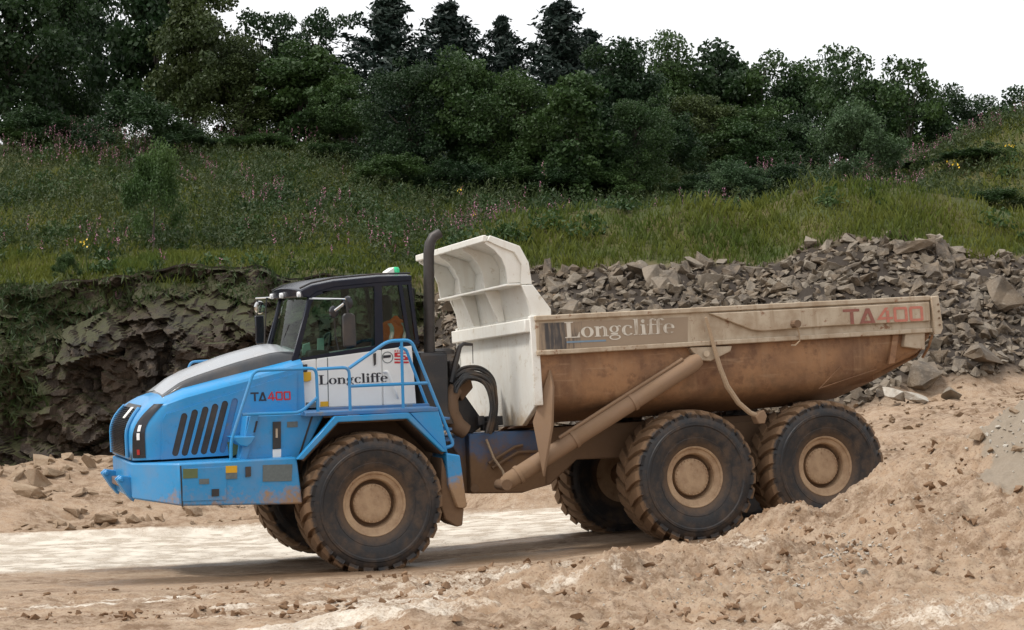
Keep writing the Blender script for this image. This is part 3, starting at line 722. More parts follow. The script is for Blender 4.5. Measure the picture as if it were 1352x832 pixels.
BUSHES = [
 (0, 'leaf_dark', 178, 118, 222, 66, 165, 'big round dark bush in front of the trees at left'),
 (1, 'leaf_dark', 50, 145, 218, 69, 150, 'low dark undergrowth bush at the left end of the wood'),
 (2, 'leaf_dark', 310, 185, 224, 70, 110, 'low spreading bush under the olive trees'),
 (1, 'leaf_bright', 203, 190, 330, 50, 92, 'bright green sapling standing alone on the meadow slope at left'),
 (3, 'leaf_dark', 880, 148, 272, 68, 125, 'dark bluish bush with a sloping outline at the end of the firs'),
 (0, 'leaf_silver', 968, 210, 280, 62, 120, 'silvery green bush left of the big round bush'),
 (2, 'leaf_silver', 1128, 138, 262, 60, 140, 'big round willow bush on the grassy bank'),
 (3, 'leaf_dark', 886, 288, 362, 49.5, 84, 'small round bush right behind the rock heap'),
 (0, 'leaf_mid', 1285, 196, 262, 58, 120, 'leafy bramble bush on the right-hand mound'),
 (1, 'leaf_mid', 1310, 250, 330, 52, 130, 'low bramble bush at right above the rock heap'),
 (2, 'leaf_dark', 1215, 215, 268, 61, 90, 'small dark bush between the round bush and the mound'),
 (2, 'leaf_dark', 480, 205, 240, 70, 120, 'low dark bush at the foot of the leftmost fir'),
 (3, 'leaf_dark', 640, 215, 258, 70, 140, 'low dark bush at the foot of the second fir'),
 (0, 'leaf_dark', 760, 222, 268, 69, 140, 'low dark bush at the foot of the rightmost fir'),
 (1, 'leaf_dark', 1040, 215, 270, 63, 90, 'dark bush behind the silvery bush'),
 (1, 'leaf_dark', 400, 195, 232, 71, 130, 'low dark undergrowth under the mid green tree above the cab'),
 (3, 'leaf_dark', 560, 212, 250, 71, 130, 'low dark undergrowth between the first two firs'),
 (2, 'leaf_dark', 700, 212, 262, 70, 120, 'low dark undergrowth under the slender fir'),
 (3, 'leaf_dark', 120, 165, 216, 71, 110, 'low dark bush below the bright gap in the wood'),
 (0, 'leaf_mid', 88, 332, 366, 46.5, 44, 'tiny bright green bush on the lip of the rock face'),
]
for i, mt, px, tp, bs, dp, w, lb in BUSHES:
    plant('bush', 's', i, mt, px, tp, bs, dp, w * 1.05, lb, 'bush', 'bushes on the slope', True)

for i, (px, tp, bs, w) in enumerate(((20, 170, 216, 110), (240, 168, 222, 100), (345, 178, 226, 110), (445, 190, 232, 110), (520, 196, 246, 120), (598, 206, 252, 120), (665, 210, 258, 110), (735, 214, 264, 120), (800, 218, 268, 110), (930, 222, 270, 100), (1000, 226, 272, 90))):
    plant('bush', 's', i % 4, 'leaf_dark' if i % 2 else 'leaf_mid', px, tp + (6 if px > 480 else 0), bs, 63.5 if px > 480 else 68.5, w * 1.15, 'low undergrowth along the foot of the wood, clump %s' % ('at the left edge', 'right of the big round dark bush', 'below the olive trees', 'left of the firs', 'below the leftmost fir', 'below the second fir', 'below the slender fir', 'below the rightmost tall fir', 'where the firs end', 'left of the silvery bush', 'above the silvery bush')[i], 'bush', 'bushes on the slope', True)
# grass and willowherb on the slope
rng = np.random.RandomState(8)
def blades(n, xr, yr, h, w, lean, keep):
    X_ = rng.uniform(*xr, n); Y_ = yr[0] + (yr[1] - yr[0]) * rng.uniform(0, 1, n) ** 1.35
    m = keep(X_, Y_); X_, Y_ = X_[m], Y_[m]; Z_ = terrain(X_, Y_, False)[0]; n = len(X_)
    hh = rng.uniform(*h, n) * (.6 + .8 * vnoise(X_ * .8, Y_ * .8, 3)); ww = rng.uniform(*w, n); a = rng.uniform(0, 6.28, n); b = rng.uniform(0, 6.28, n); le = rng.uniform(*lean, n) * hh
    dx, dy = np.cos(a) * ww, np.sin(a) * ww; lx, ly = np.cos(b) * le, np.sin(b) * le
    B = np.stack([X_, Y_, Z_ - .04], 1)
    V = np.stack([B - np.stack([dx, dy, 0 * dx], 1) * .5, B + np.stack([dx, dy, 0 * dx], 1) * .5,
                  B + np.stack([lx * .4 + dx * .35, ly * .4 + dy * .35, hh * .65], 1), B + np.stack([lx, ly, hh], 1)], 1)
    return V.reshape(-1, 3), np.arange(4 * n).reshape(-1, 4)
def on_hill(X_, Y_): 
    return (Y_ > rear_line(X_) - .25 + 1.2 * sstep(-.6, -2.2, X_) + .5 * vnoise(X_ * 1.5, Y_ * 0, 5)) & (np.abs(X_) < Y_ * .335)
def upper(X_, Y_):                                # how much willowherb stands here
    return np.maximum(sstep(2.5, 7.5, Y_ - rear_line(X_) + 2.2 * fbm(X_ * .3, Y_ * .3, 3, 91)), .9 * sstep(.22, .4, fbm(X_ * .55, Y_ * .45, 3, 95)))
V1, Q1 = blades(230000, (-16, 22), (44, 74), (.10, .34), (.018, .042), (.1, .6), lambda x, y: on_hill(x, y) & (rng.uniform(size=len(x)) > .55 * upper(x, y)) & (vnoise(x * .9, y * .9, 14) > .12))
tag(link('grass', np_mesh('grass', V1, Q1, 'grass_low')), 'short yellow green grass covering the slope above the rock face', 'grass', kind='stuff')
# tufts rooted on ledges of the rock face
sel = np.nonzero(((mossa + .40 * sstep(.62, .9, v)) + .3 * rng.uniform(size=len(mossa)) > .62) & (u > -14) & (rng.uniform(size=len(u)) < .22 + .3 * (mossa > .9)))[0]
B_ = np.stack([u[sel], ry[sel] - .03, zz[sel]], 1); B_ = np.repeat(B_, 3, 0) + rng.normal(size=(len(B_) * 3, 3)) * .05
V6, Q6 = leaf_quads(B_, rng.uniform(.12, .32, len(B_)), rng, .16, 1.2)
tag(link('ledge_grass', np_mesh('ledge_grass', V6, Q6, 'herb_leaf')), 'grass tufts clinging to ledges of the rock face', 'grass', kind='stuff')
n = 17000
X_ = rng.uniform(-18, 24, n); Y_ = rng.uniform(45, 73, n)
m = on_hill(X_, Y_) & (rng.uniform(size=n) < upper(X_, Y_) * (.35 + .9 * vnoise(X_ * .5, Y_ * .5, 19))); X_, Y_ = X_[m], Y_[m]; Z_ = terrain(X_, Y_, False)[0]; n = len(X_)
H_ = rng.uniform(.45, 1.05, n) * (.6 + .7 * vnoise(X_ * .4, Y_ * .4, 23)); Pl = []; Sl = []
for j in range(15):
    t = (j + .5) / 15; a = rng.uniform(0, 6.28, n); r = .16 * (1.1 - t) + .02
    Pl.append(np.stack([X_ + np.cos(a) * r, Y_ + np.sin(a) * r, Z_ + H_ * t * .95], 1)); Sl.append(rng.uniform(.09, .22, n) * (1.15 - .5 * t))
V2, Q2 = leaf_quads(np.concatenate(Pl), np.concatenate(Sl), rng, .30, .9)
tag(link('willowherb', np_mesh('willowherb', V2, Q2, 'herb_leaf')), 'tall leafy willowherb growing over the upper slope', 'wildflowers', kind='stuff')
pk = rng.uniform(size=n) < .75 * np.clip(sstep(-.0, .35, fbm(X_ * .22, Y_ * .25, 3, 29) + .30 * sstep(-3, -11, X_) - .12 + .1 * sstep(8, 13, X_)), 0, 1)
Pf = []
for j in range(9):
    Pf.append(np.stack([X_[pk] + rng.normal(size=pk.sum()) * .02, Y_[pk] + rng.normal(size=pk.sum()) * .02, Z_[pk] + H_[pk] * (.80 + .04 * j)], 1))
Pf = np.concatenate(Pf); V3, Q3 = leaf_quads(Pf, rng.uniform(.03, .065, len(Pf)), rng, .6, .6)
tag(link('willowherb_flowers', np_mesh('willowherb_flowers', V3, Q3, 'herb_flower')), 'pink flower spikes of the willowherb on the slope', 'wildflowers', kind='stuff')
# weed clumps of docks, nettles and brambles breaking up the slope
nc = 520; cx = rng.uniform(-17, 20, nc); cy = 45.5 + 25 * rng.uniform(0, 1, nc) ** 1.2
mk = on_hill(cx, cy - .6) & (vnoise(cx * .35, cy * .35, 44) > .30); cx, cy = cx[mk], cy[mk]; cz = terrain(cx, cy, False)[0]; Pw, Sw = [], []
for a, b, c_ in zip(cx, cy, cz):
    r = rng.uniform(.2, .75) ** 1.2; m_ = int(70 + 160 * r); d = rng.normal(size=(m_, 3)); d /= np.linalg.norm(d, axis=1)[:, None]; d[:, 2] = np.abs(d[:, 2])
    Pw.append(np.array([a, b, c_]) + d * (r * rng.uniform(.3, 1, m_))[:, None] * np.array([1, 1, rng.uniform(.7, 1.3)])); Sw.append(rng.uniform(.08, .20, m_))
V7, Q7 = leaf_quads(np.concatenate(Pw), np.concatenate(Sw), rng, .45, .5)
tag(link('weeds', np_mesh('weeds', V7, Q7, 'leaf_mid')), 'leafy weed clumps scattered over the grassy slope', 'weeds', kind='stuff')
# a few yellow ragwort plants: stems with clustered heads
Py, Ps = [], []
for px, dp in ((607, 58), (628, 56), (1338, 56), (1226, 49.5), (1274, 50), (1266, 48.8), (112, 46.8)):
    x = (px - 676) / F_PX * dp; z = tz(x, dp); h = rng.uniform(.6, 1.0)
    Ps.append((x, dp, z + h * .5))
    for _ in range(9): Py.append((x + rng.normal() * .08, dp + rng.normal() * .08, z + h + rng.normal() * .05))
V4, Q4 = leaf_quads(np.array(Py), .06, rng, .8); tag(link('ragwort_flowers', np_mesh('ragwort_flowers', V4, Q4, 'yellow_flower')), 'yellow ragwort heads dotted over the bank', 'wildflowers', kind='stuff')
V5, Q5 = leaf_quads(np.repeat(np.array(Ps), 4, 0), .9, rng, .05, 9); tag(link('ragwort_stems', np_mesh('ragwort_stems', V5, Q5, 'herb_leaf')), 'green stems under the yellow ragwort heads', 'wildflowers', kind='stuff')
# ================================================================== the dump truck
BLUE = (0.019, 0.250, 0.54)
paint('blue_paint', BLUE, .28, low=(.88, 1.20), dust=.20, chips=tuple(x * .85 for x in BLUE))
paint('blue_deck', (0.03, 0.15, 0.34), .45, low=(.7, 1.0), dust=.35, chips=(0.10, 0.15, 0.2))
paint('blue_frame', (0.025, 0.10, 0.23), .5, low=(1.2, 1.75), dust=.55, mud=MUD_D)
paint('cab_white', (0.74, 0.74, 0.72), .3, low=(.6, .9), dust=.06)
paint('body_white', (0.76, 0.745, 0.69), .42, mud=(.50, .38, .25), low=(1.55, 2.15), dust=.20, streak=.20, chips=(0.60, 0.55, 0.46))
paint('cream_rail', (0.46, 0.375, 0.275), .6, mud=(.30, .195, .115), low=(.5, .9), dust=.65, streak=.6, chips=(0.21, 0.10, 0.05))
k = NT('body_mud')             # hull: rust-brown steel under dried spray, with scrapes and run marks
z_ = k.sep(k.obj)[2]
n1 = k.noise(1.3, 6, .6); n2 = k.noise(5, 6, .65, w=2); n3 = k.noise(26, 4, .6); ns = k.noise(7, 4, .6, stretch=(1, 1, .12)); nd = k.noise(5, 3, .6, stretch=(.25, 1, 2.2), w=5)
c = k.mix(k.ramp(n1, .36, .64), (0.33, 0.175, 0.085), (0.18, 0.092, 0.048))
c = k.mix(k.math('MULTIPLY', k.ramp(n2, .50, .66), .6), c, (0.115, 0.052, 0.026))
c = k.mix(k.math('MULTIPLY', k.ramp(ns, .52, .72), .45), c, (0.33, 0.20, 0.11))
c = k.mix(k.math('MULTIPLY', k.ramp(nd, .60, .68), .35), c, (0.38, 0.25, 0.15))
c = k.mix(k.math('MULTIPLY', k.ramp(n3, .60, .70), .4), c, (0.30, 0.19, 0.115))
c = k.mix(k.ramp(k.math('ADD', z_, k.math('MULTIPLY', k.math('SUBTRACT', n2, .5), 1.2)), 1.7, 2.3, .8, 0), c, k.mix(n3, (0.15, 0.085, 0.046), (0.095, 0.052, 0.028)))  # darkens towards the floor: shade of the underside put into the colour
k.set(c, .62, spec=.4); k.bump(k.math('ADD', n3, n2), .3, .012)
paint('chassis_mud', (0.16, 0.098, 0.058), .8, mud=(.20, .12, .068), low=(.9, 1.6), dust=.7, chips=(0.12, 0.075, 0.045))
paint('cylinder_mud', (0.24, 0.15, 0.09), .7, mud=(.28, .18, .105), low=(.8, 1.4), dust=.6, chips=(0.25, 0.15, 0.085))
paint('arch_mud', (0.10, 0.058, 0.034), .9, mud=(.16, .095, .055), low=(.8, 1.6), dust=.7)
paint('black_gloss', (0.012, 0.014, 0.020), .16, low=(.3, .5), dust=.05)
paint('black_satin', (0.018, 0.019, 0.022), .42, low=(.6, 1.0), dust=.12)
paint('navy_frame', (0.006, 0.009, 0.020), .25, low=(.3, .5), dust=.03, spec=.25)
paint('hood_grey', (0.04, 0.044, 0.05), .14, low=(.3, .5), dust=.16)
paint('sky_sheen_grey', (0.30, 0.315, 0.335), .22, low=(.3, .5), dust=.14)  # pale grey carrying the sky's reflection on the bonnet top as paint
paint('rubber', (0.020, 0.020, 0.021), .5, low=(.2, .5), dust=.35)
plain('exhaust', (0.055, 0.048, 0.045), .5, .5, .3)
plain('chrome', (0.6, 0.6, 0.6), .12, 1., .05)
plain('lamp_white', (0.85, 0.86, 0.88), .12, 0, .05)
plain('lamp_red', (0.35, 0.02, 0.02), .2, 0, .1)
plain('beacon_green', (0.03, 0.60, 0.26), .25, 0, .1)
plain('orange_cloth', (0.85, 0.14, 0.012), .85, 0, .25)
plain('band_grey', (0.40, 0.38, 0.32), .6, 0, .1)
plain('text_black', (0.012, 0.012, 0.02), .4, 0, .05)
plain('text_red', (0.50, 0.015, 0.02), .4, 0, .1)
plain('sticker_white', (0.80, 0.78, 0.74), .5, 0, .05)
plain('sticker_amber', (0.62, 0.34, 0.01), .5, 0, .15)
plain('sticker_olive', (0.10, 0.13, 0.05), .5, 0, .25)
plain('sticker_grey', (0.11, 0.13, 0.13), .6, 0, .35, 30)
plain('light_blue_print', (0.16, 0.24, 0.32), .5, 0, .2)
plain('worn_maroon', (0.24, 0.085, 0.06), .6, 0, .35, 25)
plain('worn_red', (0.47, 0.16, 0.11), .6, 0, .35, 25)
plain('rope', (0.36, 0.26, 0.17), .9, 0, .3, 40)
plain('seat_cloth', (0.02, 0.02, 0.022), .9, 0, .2)
plain('pale_green', (0.30, 0.45, 0.38), .5, 0, .3)
k = NT('wear_panel')          # dark name panel, rubbed through to the cream paint and streaked with mud
ns = k.noise(9, 5, .65, stretch=(1, 1, .09)); nb = k.noise(2.2, 4, .6); x_ = k.sep(k.obj)[0]
fade = k.ramp(x_, 2.3, 4.3)
m = k.ramp(k.math('ADD', k.math('ADD', ns, k.math('MULTIPLY', fade, .55)), k.math('MULTIPLY', k.math('SUBTRACT', nb, .5), .35)), .43, .66)
k.set(k.mix(m, (0.055, 0.05, 0.05), k.mix(nb, (0.33, 0.25, 0.175), (0.25, 0.18, 0.12))), .7)
k = NT('worn_letter')
ns = k.noise(14, 5, .65, stretch=(1, 1, .15)); x_ = k.sep(k.obj)[0]
m = k.ramp(k.math('ADD', ns, k.math('MULTIPLY', k.ramp(x_, 3.2, 4.6), .20)), .54, .80)
k.set(k.mix(m, (0.62, 0.57, 0.49), (0.30, 0.225, 0.155)), .65)
k = NT('tyre')                # black sidewalls, tread packed with brown mud
o3 = k.sep(k.obj); rr_ = k.math('SQRT', k.math('ADD', k.math('MULTIPLY', o3[0], o3[0]), k.math('MULTIPLY', o3[2], o3[2])))
na = k.noise(4, 6, .65); nb = k.noise(24, 4, .6)
e = k.math('ADD', rr_, k.math('ADD', k.math('MULTIPLY', k.math('SUBTRACT', na, .5), .20), k.math('MULTIPLY', k.math('SUBTRACT', nb, .5), .06)))
tread = k.ramp(e, .845, .90); film = k.math('MULTIPLY', k.ramp(na, .40, .70), .34)
ring = k.math('MULTIPLY', k.ramp(e, .55, .44), .45)
m = k.math('MAXIMUM', k.math('MULTIPLY', tread, .93), k.math('MAXIMUM', film, ring))
inner = k.ramp(k.math('ABSOLUTE', o3[1]), .30, .34, 1, 0)
m = k.math('MAXIMUM', m, k.math('MULTIPLY', inner, k.ramp(rr_, .80, .86)))
k.set(k.mix(m, (0.011, 0.011, 0.013), k.mix(nb, (0.225, 0.135, 0.072), (0.145, 0.084, 0.044))), k.math('ADD', .52, k.math('MULTIPLY', m, .4))); k.bump(k.math('ADD', na, nb), .3, .01)
k = NT('wheel_mud')
na = k.noise(5, 6, .65); nb = k.noise(26, 4, .6)
c = k.mix(k.ramp(na, .35, .65), (0.41, 0.28, 0.17), (0.31, 0.20, 0.118)); c = k.mix(k.ramp(na, .60, .70), c, (0.15, 0.062, 0.03)); c = k.mix(k.math('MULTIPLY', k.ramp(nb, .55, .7), .5), c, (0.40, 0.29, 0.19))
k.set(c, .75); k.bump(k.math('ADD', na, nb), .4, .012)
k = NT('glass')
gl = k.n.new('ShaderNodeBsdfGlossy'); gl.inputs['Roughness'].default_value = .03
tp = k.n.new('ShaderNodeBsdfTransparent'); tp.inputs[0].default_value = (.70, .80, .76, 1)
fr = k.n.new('ShaderNodeFresnel'); fr.inputs[0].default_value = 1.5
mx = k.n.new('ShaderNodeMixShader'); k.l.new(k.math('MULTIPLY', fr.outputs[0], .55, clamp=True), mx.inputs[0]); k.l.new(tp.outputs[0], mx.inputs[1]); k.l.new(gl.outputs[0], mx.inputs[2]); k.l.new(mx.outputs[0], k.out.inputs[0])

truck = bpy.data.objects.new('dump_truck', None); COL.objects.link(truck)
truck.matrix_world = Matrix(((FX[0], FY[0], FZ[0], FO[0]), (FX[1], FY[1], FZ[1], FO[1]), (FX[2], FY[2], FZ[2], FO[2]), (0, 0, 0, 1)))
tag(truck, 'muddy blue and white six wheeled articulated dump truck with cream tipper body', 'dump truck')
def TP(pts, y): return [T(a, b, y) for a, b in pts]
def RP(pts, y): return [R(a, b, y) for a, b in pts]
def T3(px, py, y): a = T(px, py, y); return (a[0], y, a[1])
def R3(px, py, y): a = R(px, py, y); return (a[0], y, a[1])
def arc_pts(pts, rnd=.06, n=4):
    """round the corners of a polyline"""
    P = [Vector(p) for p in pts]; out = [P[0]]
    for i in range(1, len(P) - 1):
        a = (P[i - 1] - P[i]); b = (P[i + 1] - P[i]); d = min(rnd, a.length * .45, b.length * .45)
        p0, p1 = P[i] + a.normalized() * d, P[i] + b.normalized() * d
        for j in range(n + 1):
            t = j / n; out.append(p0 * (1 - t) ** 2 + P[i] * 2 * t * (1 - t) + p1 * t * t)
    return [tuple(p) for p in out + [P[-1]]]

# ---------------------------------------------------------------- lettering
def ring_part(m, cx, cy, rx, ry, tx, ty, a0=0, a1=360, n=22):
    rows = []
    for i in range(n + 1):
        q = rad(a0 + (a1 - a0) * i / n); c, s = math.cos(q), math.sin(q)
        rows.append([(cx + rx * c, cy + ry * s), (cx + (rx - tx) * c, cy + (ry - ty) * s)])
    for i in range(n): m.append([rows[i][0], rows[i][1], rows[i + 1][1], rows[i + 1][0]])
def rect(m, x0, y0, x1, y1, sk=0): m.append([(x0, y0), (x1, y0), (x1 + sk, y1), (x0 + sk, y1)])
def glyph(ch):
    m = []
    if ch == 'L':
        rect(m, .12, 0, .36, .94); rect(m, 0, .94, .50, 1); rect(m, .0, 0, .12, .06); rect(m, .36, 0, .86, .06); m.append([(.70, .06), (.86, .06), (.86, .34), (.82, .34)]); return m, .92
    if ch == 'o': ring_part(m, .37, .32, .37, .335, .20, .045); return m, .78
    if ch == 'n':
        rect(m, .08, .05, .28, .60); rect(m, 0, 0, .36, .05); rect(m, 0, .60, .28, .65); ring_part(m, .47, .40, .26, .26, .19, .07, 0, 150, 12); rect(m, .54, .05, .73, .40); rect(m, .46, 0, .82, .05); return m, .86
    if ch == 'g':
        ring_part(m, .30, .43, .28, .225, .14, .045); ring_part(m, .32, -.08, .34, .17, .10, .06); rect(m, .08, .10, .50, .19); ring_part(m, .60, .58, .10, .09, .07, .06, -20, 200, 8); return m, .74
    if ch == 'c':
        ring_part(m, .35, .32, .35, .335, .20, .05, 55, 322); m.append([(.46, .45), (.62, .45), (.62, .58), (.50, .62)]); return m, .68
    if ch == 'l': rect(m, .08, .05, .28, .97); rect(m, 0, 0, .36, .05); rect(m, 0, .97, .28, 1.02); return m, .42
    if ch == 'i': rect(m, .08, .05, .28, .60); rect(m, 0, 0, .36, .05); rect(m, 0, .60, .28, .65); ring_part(m, .18, .86, .12, .12, .115, .115); return m, .42
    if ch == 'f':
        rect(m, .08, .05, .28, .58); rect(m, .08, .65, .28, .78); rect(m, 0, 0, .38, .05); rect(m, -.02, .58, .44, .65); ring_part(m, .34, .78, .26, .24, .19, .07, 25, 180, 12); return m, .46
    if ch == 'e':
        ring_part(m, .35, .32, .35, .335, .20, .05, 8, 318); rect(m, .14, .33, .66, .385); return m, .74
    if ch == 'T': rect(m, 0, .82, .95, 1); rect(m, .40, 0, .60, .80, .0); return m, .92
    if ch == 'A': m.append([(0, 0), (.22, 0), (.62, 1), (.40, 1)]); m.append([(.46, .80), (.62, 1), (.92, .0), (.72, 0)]); rect(m, .26, .0, .70, .17); return m, 1.0
    if ch == '4': m.append([(.0, .20), (.16, .20), (.72, 1), (.52, 1)]); rect(m, .17, .20, .95, .37); rect(m, .56, 0, .74, .19); rect(m, .56, .38, .74, .80); return m, 1.0
    if ch == '0': rect(m, .0, .06, .17, .94); rect(m, .65, .06, .82, .94); rect(m, .06, .83, .76, 1); rect(m, .06, 0, .76, .17); return m, .92
    return m, .5
def lettering(word, p0, p1, h, y, mat, parent, frame, name='lettering', start=0, end=None, label=None):
    """flat print laid on a side plane; p0 and p1 are the (x, z) ends of the baseline"""
    gs, x = [], 0
    for ch in word:
        g, w = glyph(ch); gs.append((g, x)); x += w
    mb = MB(); kx = ((p1[0] - p0[0]) / x, (p1[1] - p0[1]) / x); lay = 0
    for gi, (g, gx) in enumerate(gs):
        if gi < start or (end is not None and gi >= end): continue
        for poly in g:
            lay += 1; yy = y - .0008 * (lay % 5)
            mb.add([(p0[0] + kx[0] * (gx + q[0]), yy, p0[1] + kx[1] * (gx + q[0]) + h * q[1]) for q in poly], [tuple(range(len(poly)))])
    return mb.build(name, mat, parent, frame, smooth=0, label=label)

# ---------------------------------------------------------------- wheels
def make_tyre():
    m = MB()
    prof = [(.40, -.27), (.44, -.315), (.52, -.345), (.54, -.350), (.545, -.346), (.56, -.350), (.62, -.365), (.68, -.370), (.70, -.372), (.715, -.384), (.745, -.384), (.755, -.370), (.79, -.366), (.84, -.345), (.872, -.31), (.882, -.20), (.885, 0)]
    prof = prof + [(r, -y) for r, y in prof[-2::-1]]
    m.lathe(prof, 72)
    n = 26
    for side in (-1, 1):
        for i in range(n):
            a0 = 2 * math.pi * (i + (.5 if side > 0 else 0)) / n; w = 2 * math.pi / n * .30
            st_ = [(.352, .795, .818, 0), (.366, .845, .872, 0.0), (.335, .86, .918, .02), (.22, .87, .935, .07), (.02, .87, .937, .18)]
            V = []
            for y, ri, ro, sk in st_:
                for r_, ww in ((ri, w * 1.12), (ro, w)):
                    for q in (-1, 1):
                        a = a0 + sk + q * ww; V.append((r_ * math.cos(a), side * y, r_ * math.sin(a)))
            Fc = []
            for j in range(len(st_) - 1):
                b = j * 4
                Fc += [(b + 2, b + 3, b + 7, b + 6), (b, b + 2, b + 6, b + 4), (b + 1, b + 5, b + 7, b + 3)]
            e = (len(st_) - 1) * 4; Fc += [(0, 1, 3, 2), (e, e + 2, e + 3, e + 1)]
            m.add(V, Fc)
    return m
def make_wheel(rec):
    rim = MB().lathe([(.425, -.262), (.432, -.292), (.418, -.306), (.398, -.296), (.385, -.272), (.36, -.262), (.335, -.255), (.318, -.235), (.312, -.15), (.308, -.10)], 56)
    rim.lathe([(.425, -.24), (.36, -.1), (.36, .2), (.425, .26), (.43, .29), (.0, .2)], 40)
    return rim
def make_hub():
    h = MB().lathe([(.0, -.205), (.17, -.208), (.235, -.203), (.255, -.19), (.258, -.12), (.262, -.06)], 40)
    for i in range(28):
        a = 2 * math.pi * i / 28; m = MB().lathe([(.0, -.222), (.010, -.222), (.012, -.20), (0, -.20)], 6)
        h.add([(x + .238 * math.cos(a), y + .006, z + .238 * math.sin(a)) for x, y, z in m.v], m.f)
    h.add(*(lambda m: (m.v, m.f))(MB().box(-.012, .012, -.216, -.206, .175, .205)))
    return h
tyre_o = make_tyre().build('tyre', 'tyre', smooth=30); TYRE = tyre_o.data
rim_o = make_wheel(0).build('rim', 'wheel_mud', smooth=30); RIM = rim_o.data
hub_o = make_hub().build('hub', 'wheel_mud', smooth=30); HUB = hub_o.data
recess_o = MB().lathe([(.312, -.105), (.20, -.09), (.0, -.08)], 40).build('recess_shade', 'arch_mud', smooth=30); RECESS_SHADE = recess_o.data  # dark disc added in the rim recess, its shadow ring put into colour
for o in (tyre_o, rim_o, hub_o, recess_o): bpy.data.objects.remove(o)
WY = 1.27
def wheel(x, side, front, spin, label):
    c = (x, WY * side, .86)
    if front: c = tf2rf(c)
    w = link('wheel', RIM, truck, c); w.rotation_mode = 'XYZ'
    w.rotation_euler = ((ROLL if front else 0), 0, 0) if side < 0 else ((ROLL if front else 0), 0, math.pi)
    w['label'] = label
    t = link('tyre', TYRE, w, rot=(0, spin, 0)); h = link('hub', HUB, w, rot=(0, spin * .3, 0)); link('recess_shade', RECESS_SHADE, w)
XM, XR = R(917, 629.5)[0], R(1089, 615.5)[0]
wheel(0, -1, True, .05, 'near front wheel with muddy tan rim'); wheel(0, 1, True, .3, 'far front wheel')
wheel(XM, -1, False, .11, 'near middle wheel with muddy tread'); wheel(XM, 1, False, .4, 'far middle wheel')
wheel(XR, -1, False, .2, 'near rear wheel half behind the mud heap'); wheel(XR, 1, False, .5, 'far rear wheel')
for x, fr in ((0, 'T'), (XM, None), (XR, None)):
    m = MB(); m.tube([(x, -1.25, .86), (x, -.35, .86), (x, -.25, .86), (x, .25, .86), (x, .35, .86), (x, 1.25, .86)], [.17, .17, .30, .30, .17, .17], 14)
    m.build('axle', 'chassis_mud', truck, fr)

# ---------------------------------------------------------------- tractor: bumper and lower side
xf, zt_ = T(236, 612, -1.5); _, zb_ = T(236, 668, -1.5); xn = T(174, 609, -.8)[0]; xr_ = T(392, 604, -1.5)[0]
bm_ = MB().plan([(xr_, -1.50), (xf, -1.50), (xn, -.80), (xn, .80), (xf, 1.50), (xr_, 1.50)], .98, zt_)
bm_.v = [(x + (.05 if z < 1.2 and x > xr_ - .1 else 0), y, z + (.12 if x < xn + .05 and z < 1.2 else (.05 if x < xf + .05 and z < 1.2 else -.05 if z < 1.2 else (-.03 if x > xr_ - .1 else 0)))) for x, y, z in bm_.v]
bumper = bm_.build('bumper', 'blue_paint', truck, 'T', .025)
MB().prism([(xf + .012, 1.02), (xf + .03, 1.02), (xf + .03, zt_ - .03), (xf + .012, zt_ - .03)], -1.504, -1.49).build('panel_gap', 'black_satin', bumper, 'T')
def patch(name, pts, y, mat, parent, frame='T', th=.006, fn=TP, bevel=0):
    return MB().prism(fn(pts, y), y - th, y + .01).build(name, mat, parent, frame, bevel)
patch('access_panel', [(241, 619), (299, 616), (299, 660), (241, 662)], -1.502, 'blue_paint', bumper, th=.012, bevel=.004)
patch('green_sticker', [(241.5, 619), (261, 618.5), (261, 631), (241.5, 632)], -1.516, 'sticker_olive', bumper)
patch('grey_plate', [(263, 632.5), (276, 632), (276, 639), (263, 639.5)], -1.516, 'sticker_grey', bumper)
patch('latch', [(279.5, 646), (289, 645.5), (289, 655), (279.5, 655.5)], -1.516, 'black_satin', bumper, th=.015)
patch('warning_sticker', [(298, 615.5), (313, 615), (313, 624), (298, 624.5)], -1.512, 'sticker_amber', bumper)
patch('grey_plate', [(298, 624.6), (313, 624.1), (313, 632), (298, 632.5)], -1.512, 'sticker_grey', bumper)
patch('marker_lamp', [(324, 616.5), (331, 616), (331, 629), (324, 630)], -1.505, 'black_satin', bumper, th=.02)
patch('reflector_plate', [(347, 614), (386, 613), (385, 635), (347, 636)], -1.505, 'sticker_grey', bumper)
for sy in (-.62, .62):
    m = MB(); a = [(-.20, 0), (-.14, .05), (0, .02), (.05, -.2), (0, -.30), (-.08, -.2)]
    m.prism([(xn + .02 + p, zt_ - .22 + q) for p, q in a], sy - .03, sy + .03)
    m.prism([(xn + .02 + p, zt_ - .22 + q) for p, q in a], sy + .12, sy + .18)
    m.tube([(xn - .12, sy - .05, zt_ - .22), (xn - .12, sy + .2, zt_ - .22)], .03, 10)
    m.build('tow_bracket', 'blue_paint', truck, 'T', .008)
MB().box(xn - .06, xn + .3, -.62, .62, zt_ - .36, zt_ - .26).build('tow_plate', 'blue_frame', truck, 'T', .01)

